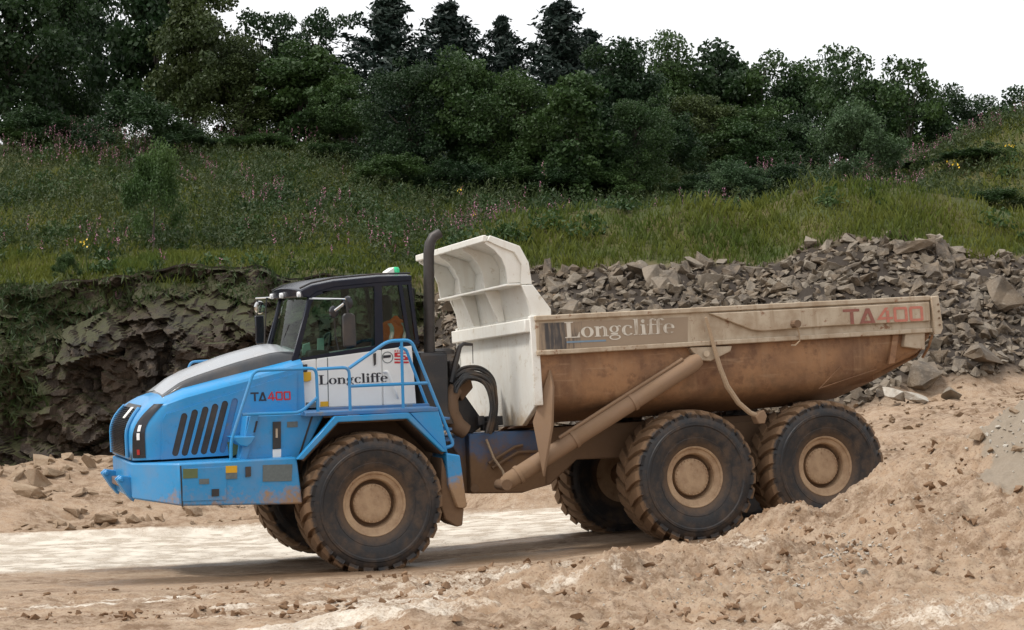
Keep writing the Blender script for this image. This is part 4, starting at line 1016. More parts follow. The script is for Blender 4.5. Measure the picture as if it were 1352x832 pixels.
# ---------------------------------------------------------------- bonnet
def zs(x): return 2.33 + (x + 2.66) * (2.72 - 2.33) / (2.66 - .77)
ZT = [(-3.0, 2.28), (-2.70, 2.44), (-2.40, 2.57), (-2.09, 2.69), (-1.57, 2.85), (-1.10, 2.955), (-.90, 2.965), (-.66, 2.90)]
def ztop(x): return float(np.interp(x, [p[0] for p in ZT], [p[1] for p in ZT]))
def lean(x, z): return .27 * min(max((z - 1.90) / .42, 0), 1.2) ** 2 * min(max((-2.25 - x) / .7, 0), 1)
STN = [(-2.985, .76), (-2.965, .82), (-2.90, .89), (-2.80, .955), (-2.66, 1.0), (-2.3, 1.0), (-1.8, 1.0), (-1.3, 1.0), (-.72, 1.0)]
LEV = [0, .2, .4, .55, .68, .8, .9, .955]
def hood_sec(x, w):
    z1 = zs(x); half = [(-w, 1.60 + (z1 - 1.60) * l) for l in LEV] + [(-w + .022, z1 - .006), (-w + .07, z1 + .02), (-w + .16, z1 + .055), (-w * .6, z1 + .10), (-w * .3, z1 + .12)]
    full = half + [(-y, z) for y, z in half[::-1]]
    return [(x + lean(x, z), y, z) for y, z in full]
rows = [hood_sec(x, w) for x, w in STN]
m = MB().grid(rows)
r0 = rows[0]; n = len(r0)
m.grid([[r0[i], ] + [tuple(np.array(r0[i]) * (1 - t) + np.array(r0[n - 1 - i]) * t) for t in (.25, .5, .75)] + [r0[n - 1 - i]] for i in range(n // 2)])
m.add(rows[-1], [tuple(range(n))]); m.add([rows[0][0], rows[-1][0], rows[-1][-1], rows[0][-1]], [(0, 1, 2, 3)])
hood = m.build('bonnet', 'blue_paint', truck, 'T', 0, 28)
# raised grey centre of the bonnet
rows = []
for x in np.linspace(-2.72, -.68, 16):
    t = min(1, (x + 2.76) / .35) ** .6; zb = zs(x) + .03; zt1 = max(ztop(x), zb + .06); w = .70 + .12 * (x + 2.7) / 2
    hh = zt1 - zb; half = [(-w, zb + .02), (-w + .015, zb + .42 * hh), (-w + .05, zb + .58 * hh), (-w + .12, zb + .68 * hh), (-.42, zb + .86 * hh), (-.2, zb + .98 * hh), (-.0, zt1 + .02)]
    rows.append([(x + lean(x, z) * .8, y, z) for y, z in half + [(-y, z) for y, z in half[-2::-1]]])
m = MB().grid(rows); m.add(rows[0], [tuple(range(len(rows[0])))]); m.add(rows[-1], [tuple(range(len(rows[0])))])
m.build('bonnet_top', 'hood_grey', hood, 'T', 0, 40)
rows2 = [[(x, y, z + .006) for x, y, z in r_[3:-3]] for r_ in rows]
m = MB().grid(rows2).grid([[(x, y, z - .03) for x, y, z in r_] for r_ in rows2])
for j in (0, -1): m.grid([[r_[j] for r_ in rows2], [(r_[j][0], r_[j][1], r_[j][2] - .03) for r_ in rows2]])
m.build('bonnet_sky_sheen', 'sky_sheen_grey', hood, 'T', 0, 40)  # pale strip over the dark bonnet top: sky reflection painted as colour
# side panel with real louvre slots
SLOT_B = [(230.6, 602), (243, 602), (255.6, 601), (268, 600.5), (280, 599.5), (293, 599)]; SLOT_T = [(244, 547), (258, 542), (272, 538), (285, 534), (298, 530), (311, 526.5)]
def capsule(a, b, r, n=6):
    a, b = Vector(a), Vector(b); d = (b - a).normalized(); nrm = Vector((-d.y, d.x)); out = []
    for c0, s in ((b, 0), (a, math.pi)):
        for i in range(n + 1):
            q = s + math.pi * i / n; out.append(tuple(c0 + nrm * (-r) * math.cos(q) + d * r * math.sin(q)))
    return out
YS = -1.022
def inset(a, b, f): return (a[0] + (b[0] - a[0]) * f, a[1] + (b[1] - a[1]) * f)
slots = [capsule(inset(T(*b, YS), T(*t, YS), .07), inset(T(*b, YS), T(*t, YS), .95), .042) for b, t in zip(SLOT_B, SLOT_T)]
outer = TP([(213, 607), (214, 556), (219, 547), (330, 512), (392, 492), (392, 545), (322, 549), (309, 601)], YS)
side = MB().prism(outer, YS, -1.003, slots).build('side_panel', 'blue_paint', hood, 'T', .005)
for i, s_ in enumerate(slots):
    MB().prism(s_, -1.008, -1.002).build('louvre', 'black_satin' if i < 5 else 'blue_deck', hood, 'T')
lettering('TA400', T(331, 530, YS), T(385, 528, YS), .115, YS - .004, 'text_black', hood, 'T', end=2)
lettering('TA400', T(331, 530, YS), T(385, 528, YS), .115, YS - .004, 'text_red', hood, 'T', start=2)
patch('warning_sticker', [(300, 584), (313, 582), (316, 598), (303, 604)], YS - .002, 'sticker_olive', hood)
# grille and lamp strips
rows = []
for i in range(13):
    z = 1.63 + (2.285 - 1.63) * i / 12; w = .60 - .10 * max(0, (z - 2.05) / .24) ** 2
    rows.append([(-2.985 + lean(-2.985, z) - .014 - .012 * (1 - abs(t)), w * t, z) for t in (-1, -.9, -.5, 0, .5, .9, 1)])
grille = MB().grid(rows).build('grille', 'black_satin', truck, 'T')
for i in range(26):
    z = 1.66 + .58 * i / 25
    MB().box(-.022, .0, -.55, .55, -.004, .004).xf(lambda p: (p[0] - 3.012 + lean(-2.985, z), p[1], p[2] + z)).build('grille_slat', 'black_gloss', grille, 'T')
for s in (-1, 1):
    m = MB(); pts = []
    for i in range(10):
        z = 1.63 + .62 * i / 9; x = -2.985 + lean(-2.985, z) - .02; pts.append((x, s * (.64 - .10 * max(0, (z - 2.05) / .24) ** 2), z))
    m.tube(pts, .028, 8).build('grille_trim', 'blue_paint', grille, 'T')
m = MB(); m.box(-3.0, -2.975, -.06, .06, -.075, .06)
m.xf(lambda p: (p[0] - .065 + lean(-2.985, 2.20 + p[2]), p[1] - .30, 2.20 + p[2])); m.build('nose_badge', 'sticker_white', grille, 'T', .01)
PL = [(-2.985, -.76), (-2.965, -.82), (-2.90, -.89), (-2.80, -.955), (-2.66, -1.0), (-2.55, -1.004)]
def plan_pt(c, z, off=.008):
    c = c * (len(PL) - 1); i = min(int(c), len(PL) - 2); f = c - i; a, b = PL[i], PL[i + 1]
    x, y = a[0] + (b[0] - a[0]) * f, a[1] + (b[1] - a[1]) * f; nx_, ny_ = (b[1] - a[1]), -(b[0] - a[0]); l = math.hypot(nx_, ny_)
    return (x + lean(x, z) + nx_ / l * off, y + ny_ / l * off, z)
for s in (1, -1):
    rows = []
    for i in range(14):
        t = i / 13; z = 1.63 + .68 * t; c0 = .20 + .16 * t ** 2; c1 = .56 + .34 * max(0, t - .55) ** 1.3
        rows.append([plan_pt(c0 + (c1 - c0) * j / 8, z) for j in range(9)])
    fl = (lambda r_: r_) if s == 1 else (lambda r_: [[(x, -y, z) for x, y, z in q] for q in r_])
    strip = MB().grid(fl(rows)).build('headlight_strip', 'black_gloss', truck, 'T')
    for t0, t1, mt in ((.50, .62, 'lamp_white'), (.34, .47, 'lamp_white'), (.06, .16, 'lamp_red')):
        rr2 = [[plan_pt(.36 + .07 * j / 3 + .05 * t0, 1.63 + .68 * (t0 + (t1 - t0) * i / 4), .016) for j in range(4)] for i in range(5)]
        MB().grid(fl(rr2)).build('headlight', mt, strip, 'T')
# far grab rail on the bonnet
MB().tube(arc_pts([T3(248, 489, .6), T3(252, 478, .6), T3(285, 476, .6), T3(290, 486, .6)]), .018).build('grab_rail', 'blue_paint', truck, 'T')

# ---------------------------------------------------------------- step locker and wing
lock = MB().prism(TP([(326, 549), (430, 545), (400, 603), (392, 606), (318, 608)], -1.3), -1.3, -.9).build('side_locker', 'blue_paint', truck, 'T', .015)
MB().prism(TP([(331, 548), (342, 547), (326, 607), (316, 608)], -1.345), -1.345, -1.31).build('brace', 'blue_paint', lock, 'T', .01)
MB().prism(TP([(305, 577), (337, 576), (333, 584), (326, 590), (316, 588)], -1.40), -1.42, -1.1).build('step', 'blue_paint', lock, 'T', .012)
patch('handle_strip', [(360, 557), (370.5, 556.5), (370.5, 592), (360, 593)], -1.302, 'black_satin', lock, th=.02)
patch('latch_bar', [(364, 566), (366.5, 566), (366.5, 578), (364, 578)], -1.325, 'cream_rail', lock, th=.01)
patch('white_label', [(360, 593.5), (371, 593), (371, 605), (360, 605.5)], -1.303, 'sticker_white', lock)
patch('grey_plate', [(379, 557), (393, 556.5), (393, 564), (379, 564.5)], -1.303, 'sticker_grey', lock)
patch('panel_gap', [(411, 549), (413.5, 549), (396, 603), (393.5, 603)], -1.302, 'black_satin', lock)
patch('black_print', [(338, 556), (340.5, 556), (337, 571), (334.5, 571)], -1.347, 'text_black', lock)
FO_ = [(392, 607), (442, 550), (540, 545), (590, 597)]; FI_ = [(400, 607), (446.5, 557.5), (538, 553), (584, 597)]
wing = MB().prism(TP(FO_ + FI_[::-1], -1.62), -1.63, -1.52).build('wing', 'blue_paint', truck, 'T', .014)
m = MB().prism(TP([(397, 607), (445, 555), (539, 550), (587, 597)] + [(584, 600), (537, 555), (446.5, 559.5), (401, 609)], -1.52), -1.519, -.80)
m.build('wheel_arch', 'arch_mud', wing, 'T')
MB().prism(TP([(396, 640), (397, 605), (445, 556), (539, 551), (585, 597), (586, 640)], -.84), -.84, -.76).build('arch_back', 'arch_mud', wing, 'T')
m = MB().prism(TP(FO_ + FI_[::-1], -1.62), .80, 1.63).build('wing', 'blue_paint', truck, 'T', .014)
x0, z0 = T(402, 548, -1.5); x1, z1 = T(577, 541, -1.5)
deck = MB().prism([(x0, z0 - .02), (x1, z1 - .02), (x1, z1 + .035), (x0, z0 + .035)], -1.56, -.80).build('walkway_deck', 'blue_deck', truck, 'T', .01)
MB().prism(TP([(420, 538.5), (566, 532.5), (568, 541), (420, 547)], -1.12), -1.14, -1.11).build('kick_plate', 'blue_deck', deck, 'T', .006)
MB().prism([(x0, z0 - .02), (x1, z1 - .02), (x1, z1 + .03), (x0, z0 + .03)], .80, 1.56).build('walkway_deck', 'blue_deck', truck, 'T', .01)
wr = MB().prism(TP([(540, 545), (577, 541), (583, 560), (590, 600), (588, 597)], -1.5), -1.55, -.9).build('wing_rear', 'blue_paint', truck, 'T', .012)
MB().prism(TP([(589, 598), (607, 601), (616.5, 669), (613, 671), (603, 670), (592, 640)], -1.56), -1.57, -.95).build('mud_flap', 'blue_paint', truck, 'T', .02)
fl = MB().prism(TP([(584, 604), (592, 628), (604, 668), (613, 670), (611, 694), (603, 696), (588, 686), (581, 665), (583, 630)], -1.5), -1.5, -1.0).build('mud_flap', 'chassis_mud', truck, 'T', .02)
# ladder steps behind the wing
for i in range(3):
    MB().prism(TP([(580 + 4 * i, 552 + 14 * i), (594 + 3 * i, 551 + 14 * i), (594 + 3 * i, 554 + 14 * i), (580 + 4 * i, 555 + 14 * i)], -1.4), -1.4, -.95).build('ladder_step', 'blue_deck', truck, 'T', .004)

# ---------------------------------------------------------------- hand rails
def rail(px, y, r=.021, rnd=.09, name='hand_rail', frame='T', mat='blue_paint'):
    f = T3 if frame == 'T' else R3
    return MB().tube(arc_pts([f(a, b, y) for a, b in px], rnd), r, 8).build(name, mat, truck, frame)
rail([(305, 607), (305, 583), (335, 489.5), (417.5, 486), (420, 546)], -1.46)
rail([(320, 547.5), (397, 544.8), (419, 525)], -1.46)
rail([(419, 487.5), (461, 485), (462.5, 546)], -1.5)
rail([(461, 486), (512, 450.5), (543, 449), (599, 588), (589, 591)], -1.5, .023)
rail([(530, 450.5), (532.5, 542)], -1.5); rail([(462, 510), (567, 505.5)], -1.5)
rail([(527, 459), (536, 461), (566, 540)], -1.0)
for px in ((420, 545), (462.5, 544.5), (532.5, 541.5)):
    a = T(px[0], px[1], -1.5); MB().lathe([(0, 0), (.05, 0), (.05, .02), (0, .02)], 12).xf(lambda p: (a[0] + p[0], -1.5 + p[2], a[1] - .02 + p[1])).build('rail_foot', 'blue_paint', truck, 'T')

# ---------------------------------------------------------------- cab
YC = -.85
cabL = TP([(393, 477), (543, 456.5), (549.5, 533), (400, 539), (393, 539.5)], YC)
cab = MB().prism(cabL, YC, -YC).build('cab', 'cab_white', truck, 'T', .02)
door = MB().prism(TP([(418, 473.6), (502.5, 462), (504.5, 535), (418, 538)], YC), YC - .022, YC + .01).build('door', 'cab_white', cab, 'T', .008)
MB().prism(TP([(504, 461.8), (543, 456.5), (549, 533), (506, 535)], YC), YC - .022, YC + .01).build('rear_panel', 'cab_white', cab, 'T', .008)
MB().prism(TP([(394, 477), (416.5, 473.8), (416.5, 538), (394, 539)], YC), YC - .022, YC + .01).build('front_panel', 'cab_white', cab, 'T', .008)
patch('panel_gap', [(431.6, 472.5), (432.8, 472.3), (434.2, 537), (433, 537)], YC - .018, 'sticker_grey', door)
patch('black_latch', [(492.5, 467), (496, 466), (496, 481), (493.5, 483)], YC - .022, 'black_satin', door, th=.02)
MB().tube(arc_pts([T3(506, 491, YC - .02), T3(512, 490, YC - .07), T3(524, 520, YC - .07), T3(525, 526, YC - .02)], .04), .016).build('grab_handle', 'cab_white', cab, 'T')
lettering('Longcliffe', T(420.5, 508, YC), T(512, 504, YC), .125, YC - .026, 'text_black', door, 'T', label='black serif company lettering')
patch('orange_lamp', [(394, 492), (409.5, 491), (410, 502), (405, 504), (394, 503)], YC - .024, 'sticker_amber', cab, th=.05, bevel=.008)
patch('black_lamp', [(394, 482), (405, 481), (405, 491), (394, 492)], YC - .024, 'black_satin', cab, th=.04, bevel=.006)
patch('amber_sticker', [(423, 530.5), (433.5, 530), (433.5, 536.5), (423, 537)], YC - .024, 'sticker_amber', door)
patch('dark_sticker', [(404, 531.5), (418, 531), (418, 537.5), (404, 538)], YC - .024, 'sticker_grey', cab)
# round badge and red S sign on the rear panel
def disc(c, r, y, name, mat, parent, n=24, hole=0):
    pts = [(c[0] + r * math.cos(2 * math.pi * i / n), c[1] + r * math.sin(2 * math.pi * i / n)) for i in range(n)]
    h = [[(c[0] + hole * math.cos(2 * math.pi * i / n), c[1] + hole * math.sin(2 * math.pi * i / n)) for i in range(n)]] if hole else []
    return MB().prism(pts, y, y + .004, h).build(name, mat, parent, 'T')
c = T(511, 472, YC)
disc(c, .078, YC - .027, 'round_badge', 'sticker_grey', cab, hole=.068); patch('badge_print', [(506, 469.5), (516, 468.5), (516, 472), (506, 473)], YC - .027, 'text_black', cab, th=.003)
def sgn(px0, py0, px1, py1):
    m = MB(); polys = []
    rect(polys, 0, 0, 1, .20); rect(polys, .78, .20, 1, .45); rect(polys, 0, .40, .78, .62); rect(polys, 0, .62, .22, .85); rect(polys, 0, .85, 1, 1.0); rect(polys, .0, -.42, 1, -.18); rect(polys, .74, .2, .78, .4)
    for i in range(6): rect(polys, .0 + i * .17, 1.12, .11 + i * .17, 1.28)
    for i, p in enumerate(polys):
        m.add([(T(px0 + (px1 - px0) * a, py1 + (py0 - py1) * b, YC)[0], YC - .026 - .0006 * (i % 3), T(px0 + (px1 - px0) * a, py1 + (py0 - py1) * b, YC)[1]) for a, b in p], [(0, 1, 2, 3)])
    return m.build('red_sign', 'text_red', cab, 'T', smooth=0)
sgn(520, 465.5, 539, 475.5)
# window frame, both sides
CO = [(385, 477.5), (407, 397), (414, 386), (434, 377.5), (474, 369.5), (541, 366), (552.5, 453.5), (543, 456.5), (393, 477.8)]
W1 = [(393, 473.4), (411, 401), (417, 391), (436, 384), (490, 378), (494, 379), (495, 456.6), (430, 467)]
W2 = [(504, 378), (526, 376.5), (537.5, 449.5), (506, 454.5)]; W3 = [(531, 376.5), (538.5, 376), (548.5, 448.5), (542, 449)]
for s, nm in ((-1, 'near'), (1, 'far')):
    y0, y1 = (YC - .01, YC + .05) if s < 0 else (-YC - .05, -YC + .01)
    fr_ = MB().prism(TP(CO, YC), y0, y1, [TP(W1, YC), TP(W2, YC), TP(W3, YC)]).build('window_frame', 'navy_frame', cab, 'T', .008)
    ym = (y0 + y1) / 2
    for w in (W1, W2, W3): MB().prism(TP(w, YC), ym - .003, ym + .003).build('window_glass', 'glass', cab, 'T')
xb, zb1 = T(391, 474, YC); xt, zt1 = T(409.5, 394, YC)
rows = [[(xb + (xt - xb) * f - .10 * (1 - (t) ** 2), .80 * t, zb1 + (zt1 - zb1) * f) for t in (-1, -.75, -.5, -.25, 0, .25, .5, .75, 1)] for f in (0, .25, .5, .75, 1)]
MB().grid(rows).build('windscreen', 'glass', cab, 'T')
for s in (-1, 1):
    MB().tube([(xb, s * .82, zb1 - .02), (xt, s * .82, zt1), (xt + .09, s * .82, zt1 + .12)], .035, 8).build('pillar', 'navy_frame', cab, 'T')
MB().tube([(xb - .08, -.1, zb1 + .02), (xb + .05, -.35, zb1 + .45)], .01, 6).build('wiper', 'black_satin', cab, 'T')
xq, zq = T(541, 368, YC); xw, zw = T(552, 452, YC)
MB().add([(xq, -.8, zq), (xw, -.8, zw), (xw, .8, zw), (xq, .8, zq)], [(0, 1, 2, 3)]).build('rear_window', 'glass', cab, 'T')
m = MB()
for y in (-.81, .81): m.tube([(xq, y, zq), (xw, y, zw)], .03, 6)
m.tube([(xw, -.81, zw), (xw, .81, zw)], .04, 6); m.tube([(xq, -.81, zq), (xq, .81, zq)], .04, 6); m.build('rear_frame', 'navy_frame', cab, 'T')
# roof with visor
ro = TP([(397, 384), (412, 377), (440, 371), (500, 365), (543, 364), (543.5, 371), (500, 373.5), (440, 379.5), (418, 386), (408, 393), (400, 392)], YC)
rows = []
for t in (-1, -.93, -.75, -.4, 0, .4, .75, .93, 1):
    cz = .055 * (1 - t * t); cx = -.06 * (1 - t * t); k_ = 1 if abs(t) < .99 else .0
    rows.append([(x + cx * (x < -.3), .87 * t, z + cz * (i < 5)) for i, (x, z) in enumerate(ro)])
m = MB().grid(rows, closed=True); m.add(rows[0], [tuple(range(len(ro)))]); m.add(rows[-1], [tuple(range(len(ro)))])
roof = m.build('roof', 'navy_frame', cab, 'T', .012)
MB().tube([(x, -.80, z + .035) for x, z in ro[0:5]], .014, 6).build('roof_bar', 'black_satin', roof, 'T'); MB().tube([(x, .80, z + .035) for x, z in ro[0:5]], .014, 6).build('roof_bar', 'black_satin', roof, 'T')
for y in (-.78, -.0, .78):
    m = MB().lathe([(0, -.012), (.034, -.012), (.040, .03), (.02, .05), (0, .05)], 14)
    m.xf(lambda p: (ro[0][0] - .02 + p[1] - .05 * (1 - (y / .78) ** 2), y + p[0], ro[0][1] - .045 + p[2])); m.build('work_lamp', 'lamp_white', roof, 'T')
bc = MB().prism(TP([(507, 365), (508, 359), (517, 353), (518, 364)], -.3), -.42, -.18).build('beacon', 'sticker_white', roof, 'T', .01)
MB().lathe([(0, 0), (.062, 0), (.062, .10), (.045, .125), (0, .13)], 16).xf(lambda p: (T(522, 364, -.3)[0] + p[0], -.3 + p[2], T(522, 365, -.3)[1] + p[1])).build('beacon_lamp', 'beacon_green', roof, 'T')
# mirrors
MB().tube([T3(409, 394, -.88), T3(456, 395, -1.45)], .013, 6).build('mirror_arm', 'chrome', truck, 'T')
mr = MB(); a = T3(460, 436, -1.42); mr.prism([(a[0] - .08, a[2] - .21), (a[0] + .09, a[2] - .21), (a[0] + .09, a[2] + .19), (a[0] + .05, a[2] + .22), (a[0] - .05, a[2] + .22), (a[0] - .08, a[2] + .18)], -1.46, -1.40)
mr.build('mirror', 'black_satin', truck, 'T', .015)
m = MB().lathe([(0, -.03), (.06, -.02), (.075, .02), (.06, .05), (0, .05)], 16); a1 = T3(460, 400, -1.40); m.xf(lambda p: (a1[0] + p[0] * .9, a1[1] + p[1], a1[2] + p[2] * 1.25)); m.build('mirror', 'black_gloss', truck, 'T')
m = MB().lathe([(0, -.03), (.055, -.02), (.065, .02), (.05, .05), (0, .05)], 16); a2 = T3(441, 412, -1.30); m.xf(lambda p: (a2[0] + p[0], a2[1] + p[1], a2[2] + p[2] * 1.3)); m.build('mirror', 'black_gloss', truck, 'T')
MB().tube([T3(454, 401, -1.40), T3(442, 410, -1.34)], .02, 8).build('mirror_arm', 'chrome', truck, 'T')
MB().tube([T3(441, 415, -1.3), T3(443, 445, -1.2), T3(447, 462, -.95)], .008, 6).build('mirror_cable', 'black_satin', truck, 'T')
MB().tube([T3(457, 396, -1.44), T3(460, 420, -1.43)], .014, 6).build('mirror_arm', 'black_satin', truck, 'T')
MB().tube([T3(373, 392, .88), T3(338, 394, 1.45)], .013, 6).build('mirror_arm', 'chrome', truck, 'T')
MB().tube([T3(340, 394, 1.42), T3(338, 450, 1.40)], .012, 6).build('mirror_arm', 'black_satin', truck, 'T')
MB().tube([T3(352, 393, 1.2), T3(349, 456, 1.2)], .010, 6).build('mirror_arm', 'black_satin', truck, 'T')
a = T3(343, 435, 1.4); MB().box(a[0] - .07, a[0] + .06, 1.36, 1.42, a[2] - .2, a[2] + .2).build('mirror', 'black_gloss', truck, 'T', .015)
a3 = T3(343, 406, 1.4); MB().lathe([(0, -.03), (.07, -.02), (.08, .02), (.06, .06), (0, .06)], 16).xf(lambda p: (a3[0] + p[0], a3[1] + p[1], a3[2] + p[2] * 1.2)).build('mirror', 'chrome', truck, 'T')
# inside the cab
m = MB(); a = T3(500, 445, 0); x, z = a[0], a[2]
m.prism([(x - .52, z - .45), (x + .05, z - .45), (x + .08, z - .28), (x + .16, z + .42), (x + .13, z + .58), (x + .03, z + .58), (x - .02, z + .4), (x - .06, z - .22), (x - .52, z - .25)], -.26, .26)
m.build('seat', 'seat_cloth', cab, 'T', .05)
MB().tube([(x - .95, 0, z - .75), (x - .78, 0, z - .12)], .04, 8).build('steering_column', 'black_satin', cab, 'T')
m = MB()
ringp = [(x - .78 + .19 * math.cos(q) * .4, .20 * math.sin(q), z - .10 + .19 * math.cos(q)) for q in np.linspace(0, 2 * math.pi, 25)]
m.tube(ringp, .016, 6).build('steering_wheel', 'black_satin', cab, 'T')
MB().prism(TP([(392, 478), (396, 462), (420, 462), (428, 474)], -.2), -.75, .75).build('dashboard', 'black_satin', cab, 'T', .03)
for pp, y in ((((399, 470), (400, 455), (409, 452), (411, 467)), -.55), (((419, 464), (419.5, 447), (428, 446), (428, 463)), -.35)):
    MB().prism(TP(pp, y), y, y + .03).build('pale_plate', 'pale_green', cab, 'T', .006)  # pale green plates standing behind the cab glass
MB().prism(TP([(497, 470), (548, 462), (548, 380), (530, 378), (527, 440), (500, 452)], .3), .3, .4).build('bulkhead', 'seat_cloth', cab, 'T', .02)

# ---------------------------------------------------------------- behind the cab
m = MB(); pts = [T3(567, 468, -.6), T3(566.5, 400, -.6), T3(566, 335, -.6), T3(567.5, 322, -.6), T3(572, 313, -.6), T3(581, 307.5, -.6)]
m.tube(pts, [.078, .076, .074, .072, .070, .066], 18, cap=False); stack = m.build('exhaust_stack', 'exhaust', truck, 'T', 0, 60)
for py in (432, 437): MB().lathe([(.078, 0), (.088, 0), (.088, .02), (.078, .02)], 18, closed=True).xf(lambda p: (T(567, py, -.6)[0] + p[0], -.6 + p[2], T(567, py, -.6)[1] + p[1])).build('clamp', 'exhaust', stack, 'T')
tank = MB().prism(TP([(553, 466), (590, 465), (592, 540), (600, 560), (570, 560), (556, 545)], -.75), -.78, .6).build('rear_tank', 'black_satin', truck, 'T', .03)
MB().lathe([(0, 0), (.17, 0), (.17, .05), (.12, .08), (0, .08)], 24).xf(lambda p: (T(584, 466, -.5)[0] + p[0], -.5 + p[2], T(584, 468, -.5)[1] + p[1])).build('tank_cap', 'black_satin', tank, 'T')
MB().tube([T3(596, 505, -.6), T3(601, 480, -.6), T3(607, 458, -.6), T3(612, 454, -.6), T3(624, 455, -.6)], [.05, .045, .035, .028, .018], 8).build('hook_bracket', 'black_satin', truck, 'T')
MB().tube([T3(624, 455, -.6), T3(624.5, 480, -.6)], .006, 5).build('cable', 'black_satin', truck, 'T')
MB().prism(TP([(590, 475), (606, 480), (612, 520), (640, 560), (620, 574), (596, 560)], -.3), -.35, .35).build('pump_housing', 'black_satin', truck, 'T', .03)
MB().tube([T3(602, 512, -.62), T3(594, 525, -.62), T3(594, 545, -.62), T3(603, 562, -.62), T3(615, 570, -.62)], [.10, .12, .13, .13, .11], 12).build('drive_duct', 'chassis_mud', truck, 'T')
MB().prism(TP([(604, 512), (622, 500), (625, 512), (610, 530)], -.5), -.5, -.2).build('valve_block', 'chassis_mud', truck, 'T', .015)
Rh = random.Random(3)
HB = [(596, 512), (600, 500), (614, 489), (634, 490), (650, 503), (655, 530), (653, 553), (648, 572)]
for i in range(14):
    f = .80 + .26 * (i % 7) / 6 + Rh.uniform(-.015, .015); y = -.85 + .05 * i
    A = [(624 + (a - 624) * f + Rh.uniform(-1.6, 1.6), 548 + (b - 548) * (f if j_ < 7 else 1) + Rh.uniform(-1.6, 1.6)) for j_, (a, b) in enumerate(HB)]
    A = [(a, b) for a, b in A]
    P = [Vector(R3(a, b, y)) for a, b in A]; cr = []
    for j in range(len(P) - 1):
        p0, p1, p2, p3 = P[max(j - 1, 0)], P[j], P[j + 1], P[min(j + 2, len(P) - 1)]
        for t in np.linspace(0, 1, 6)[:-1]:
            cr.append(tuple(.5 * ((2 * p1) + (-p0 + p2) * t + (2 * p0 - 5 * p1 + 4 * p2 - p3) * t * t + (-p0 + 3 * p1 - 3 * p2 + p3) * t ** 3)))
    cr.append(tuple(P[-1])); MB().tube(cr, Rh.uniform(.016, .024), 8).build('hydraulic_hose', 'rubber', truck)
for i in range(5):
    a = R3(634 + i * 6, 556 + (i % 2) * 7, -.6 + .05 * i); MB().box(a[0] - .05, a[0] + .05, a[1] - .06, a[1] + .06, a[2] - .06, a[2] + .07).build('hose_fitting', 'black_satin', truck, None, .012)

# ---------------------------------------------------------------- rear frame
fr_ = MB().prism(RP([(619, 573), (700, 568), (722, 570), (722, 640), (690, 651), (622, 652)], -.62), -.62, .62).build('hitch_frame', 'blue_frame', truck, None, .02)
MB().prism(RP([(587, 575), (622, 578), (621, 652), (612, 650), (604, 600)], -.45), -.45, .45).build('hitch_head', 'blue_frame', truck, None, .02)
MB().prism(RP([(700, 566), (850, 556), (1085, 543), (1085, 575), (840, 604), (762, 607), (727, 640), (690, 650)], -.56), -.56, .56).build('chassis_rail', 'chassis_mud', truck, None, .02)
MB().tube([R3(627, 645, -.66), R3(627, 645, -.5)], .06, 12).build('pivot_pin', 'chassis_mud', truck)
for A in ([(645, 612), (680, 590), (690, 588)], [(650, 618), (684, 597), (712, 596)]): MB().tube([R3(a, b, -.66) for a, b in A], .022, 6).build('grease_pipe', 'chassis_mud', truck)
MB().tube([R3(642, 580, -.68), R3(652, 605, -.72), R3(664, 622, -.8), R3(667, 632, -.9)], .018, 6).build('hydraulic_hose', 'rope', truck)
# bogie beam and mudguard between rear wheels
MB().prism(RP([(930, 560), (1070, 552), (1060, 590), (1005, 640), (985, 640), (940, 600)], -.62), -.62, -.40).build('bogie_beam', 'chassis_mud', truck, None, .03)
# hoist cylinder
for s in (-1, 1):
    A, B = np.array(R3(924, 474, -1.645)), np.array(R3(664, 640, -1.25)); A[1] *= -s; B[1] *= -s
    cy = MB().tube([tuple(B), tuple(B + (A - B) * .03), tuple(B + (A - B) * .97), tuple(A)], [.085, .118, .118, .085], 16).build('hoist_cylinder', 'cylinder_mud', truck)
    n_ = np.array([-(A - B)[2], 0, (A - B)[0]]); n_ /= np.linalg.norm(n_); o_ = n_ * .135 + np.array([0, s * .03, 0])
    MB().tube([tuple(B + (A - B) * .30 + o_), tuple(B + (A - B) * .93 + o_)], .026, 7).build('feed_pipe', 'cylinder_mud', cy)
    MB().tube([(B[0], B[1] - .16, B[2]), (B[0], B[1] + .16, B[2])], .075, 12).build('cylinder_pin', 'chassis_mud', cy)
    for t in (.02, .33, .66): 
        q = B + (A - B) * (.06 + t * .9); MB().tube([tuple(q - (A - B) * .008), tuple(q + (A - B) * .008)], .132, 14).build('collar', 'cylinder_mud', cy)

# ---------------------------------------------------------------- tipper body
XF_, XE = R(705, 440, -1.6)[0], R(1228, 415, -1.6)[0]
ZR0, ZR1 = 2.69, 3.18
# hull: stations of (x, side knuckle z, floor half width, floor z, half width)
HS = [(XF_, 2.01, .88, 1.74, 1.52), (4.5, 1.98, .88, 1.73, 1.52), (6.6, 2.00, .90, 1.73, 1.52), (7.2, 2.06, 1.0, 1.80, 1.52), (7.7, 2.20, 1.25, 2.02, 1.52), (8.38, 2.42, 1.35, 2.32, 1.52), (XE + .02, 2.58, 1.40, 2.50, 1.52)]
rows = []
for x, zk, fw, zf, w in HS:
    half = [(-w, ZR0 + .02), (-w + .005, ZR0 * .6 + zk * .4), (-w + .03, zk + .14 * (ZR0 - zk)), (-w + .10, zk - .02), (-w + .26, zk - .10 * (zk - zf) - .08), (-fw, zf)]; rows.append([(x, y, z) for y, z in half + [(-y, z) for y, z in half[::-1]]])
inner = [[(x, y * .965, z + .06 * (abs(y) < 1.5)) for x, y, z in r_] for r_ in rows]
m = MB().grid(rows).grid([[(min(x + .05, XE), y, z) for x, y, z in r_] for r_ in inner])
body = m.build('tipper_body', 'body_mud', truck, None, 0, 60)
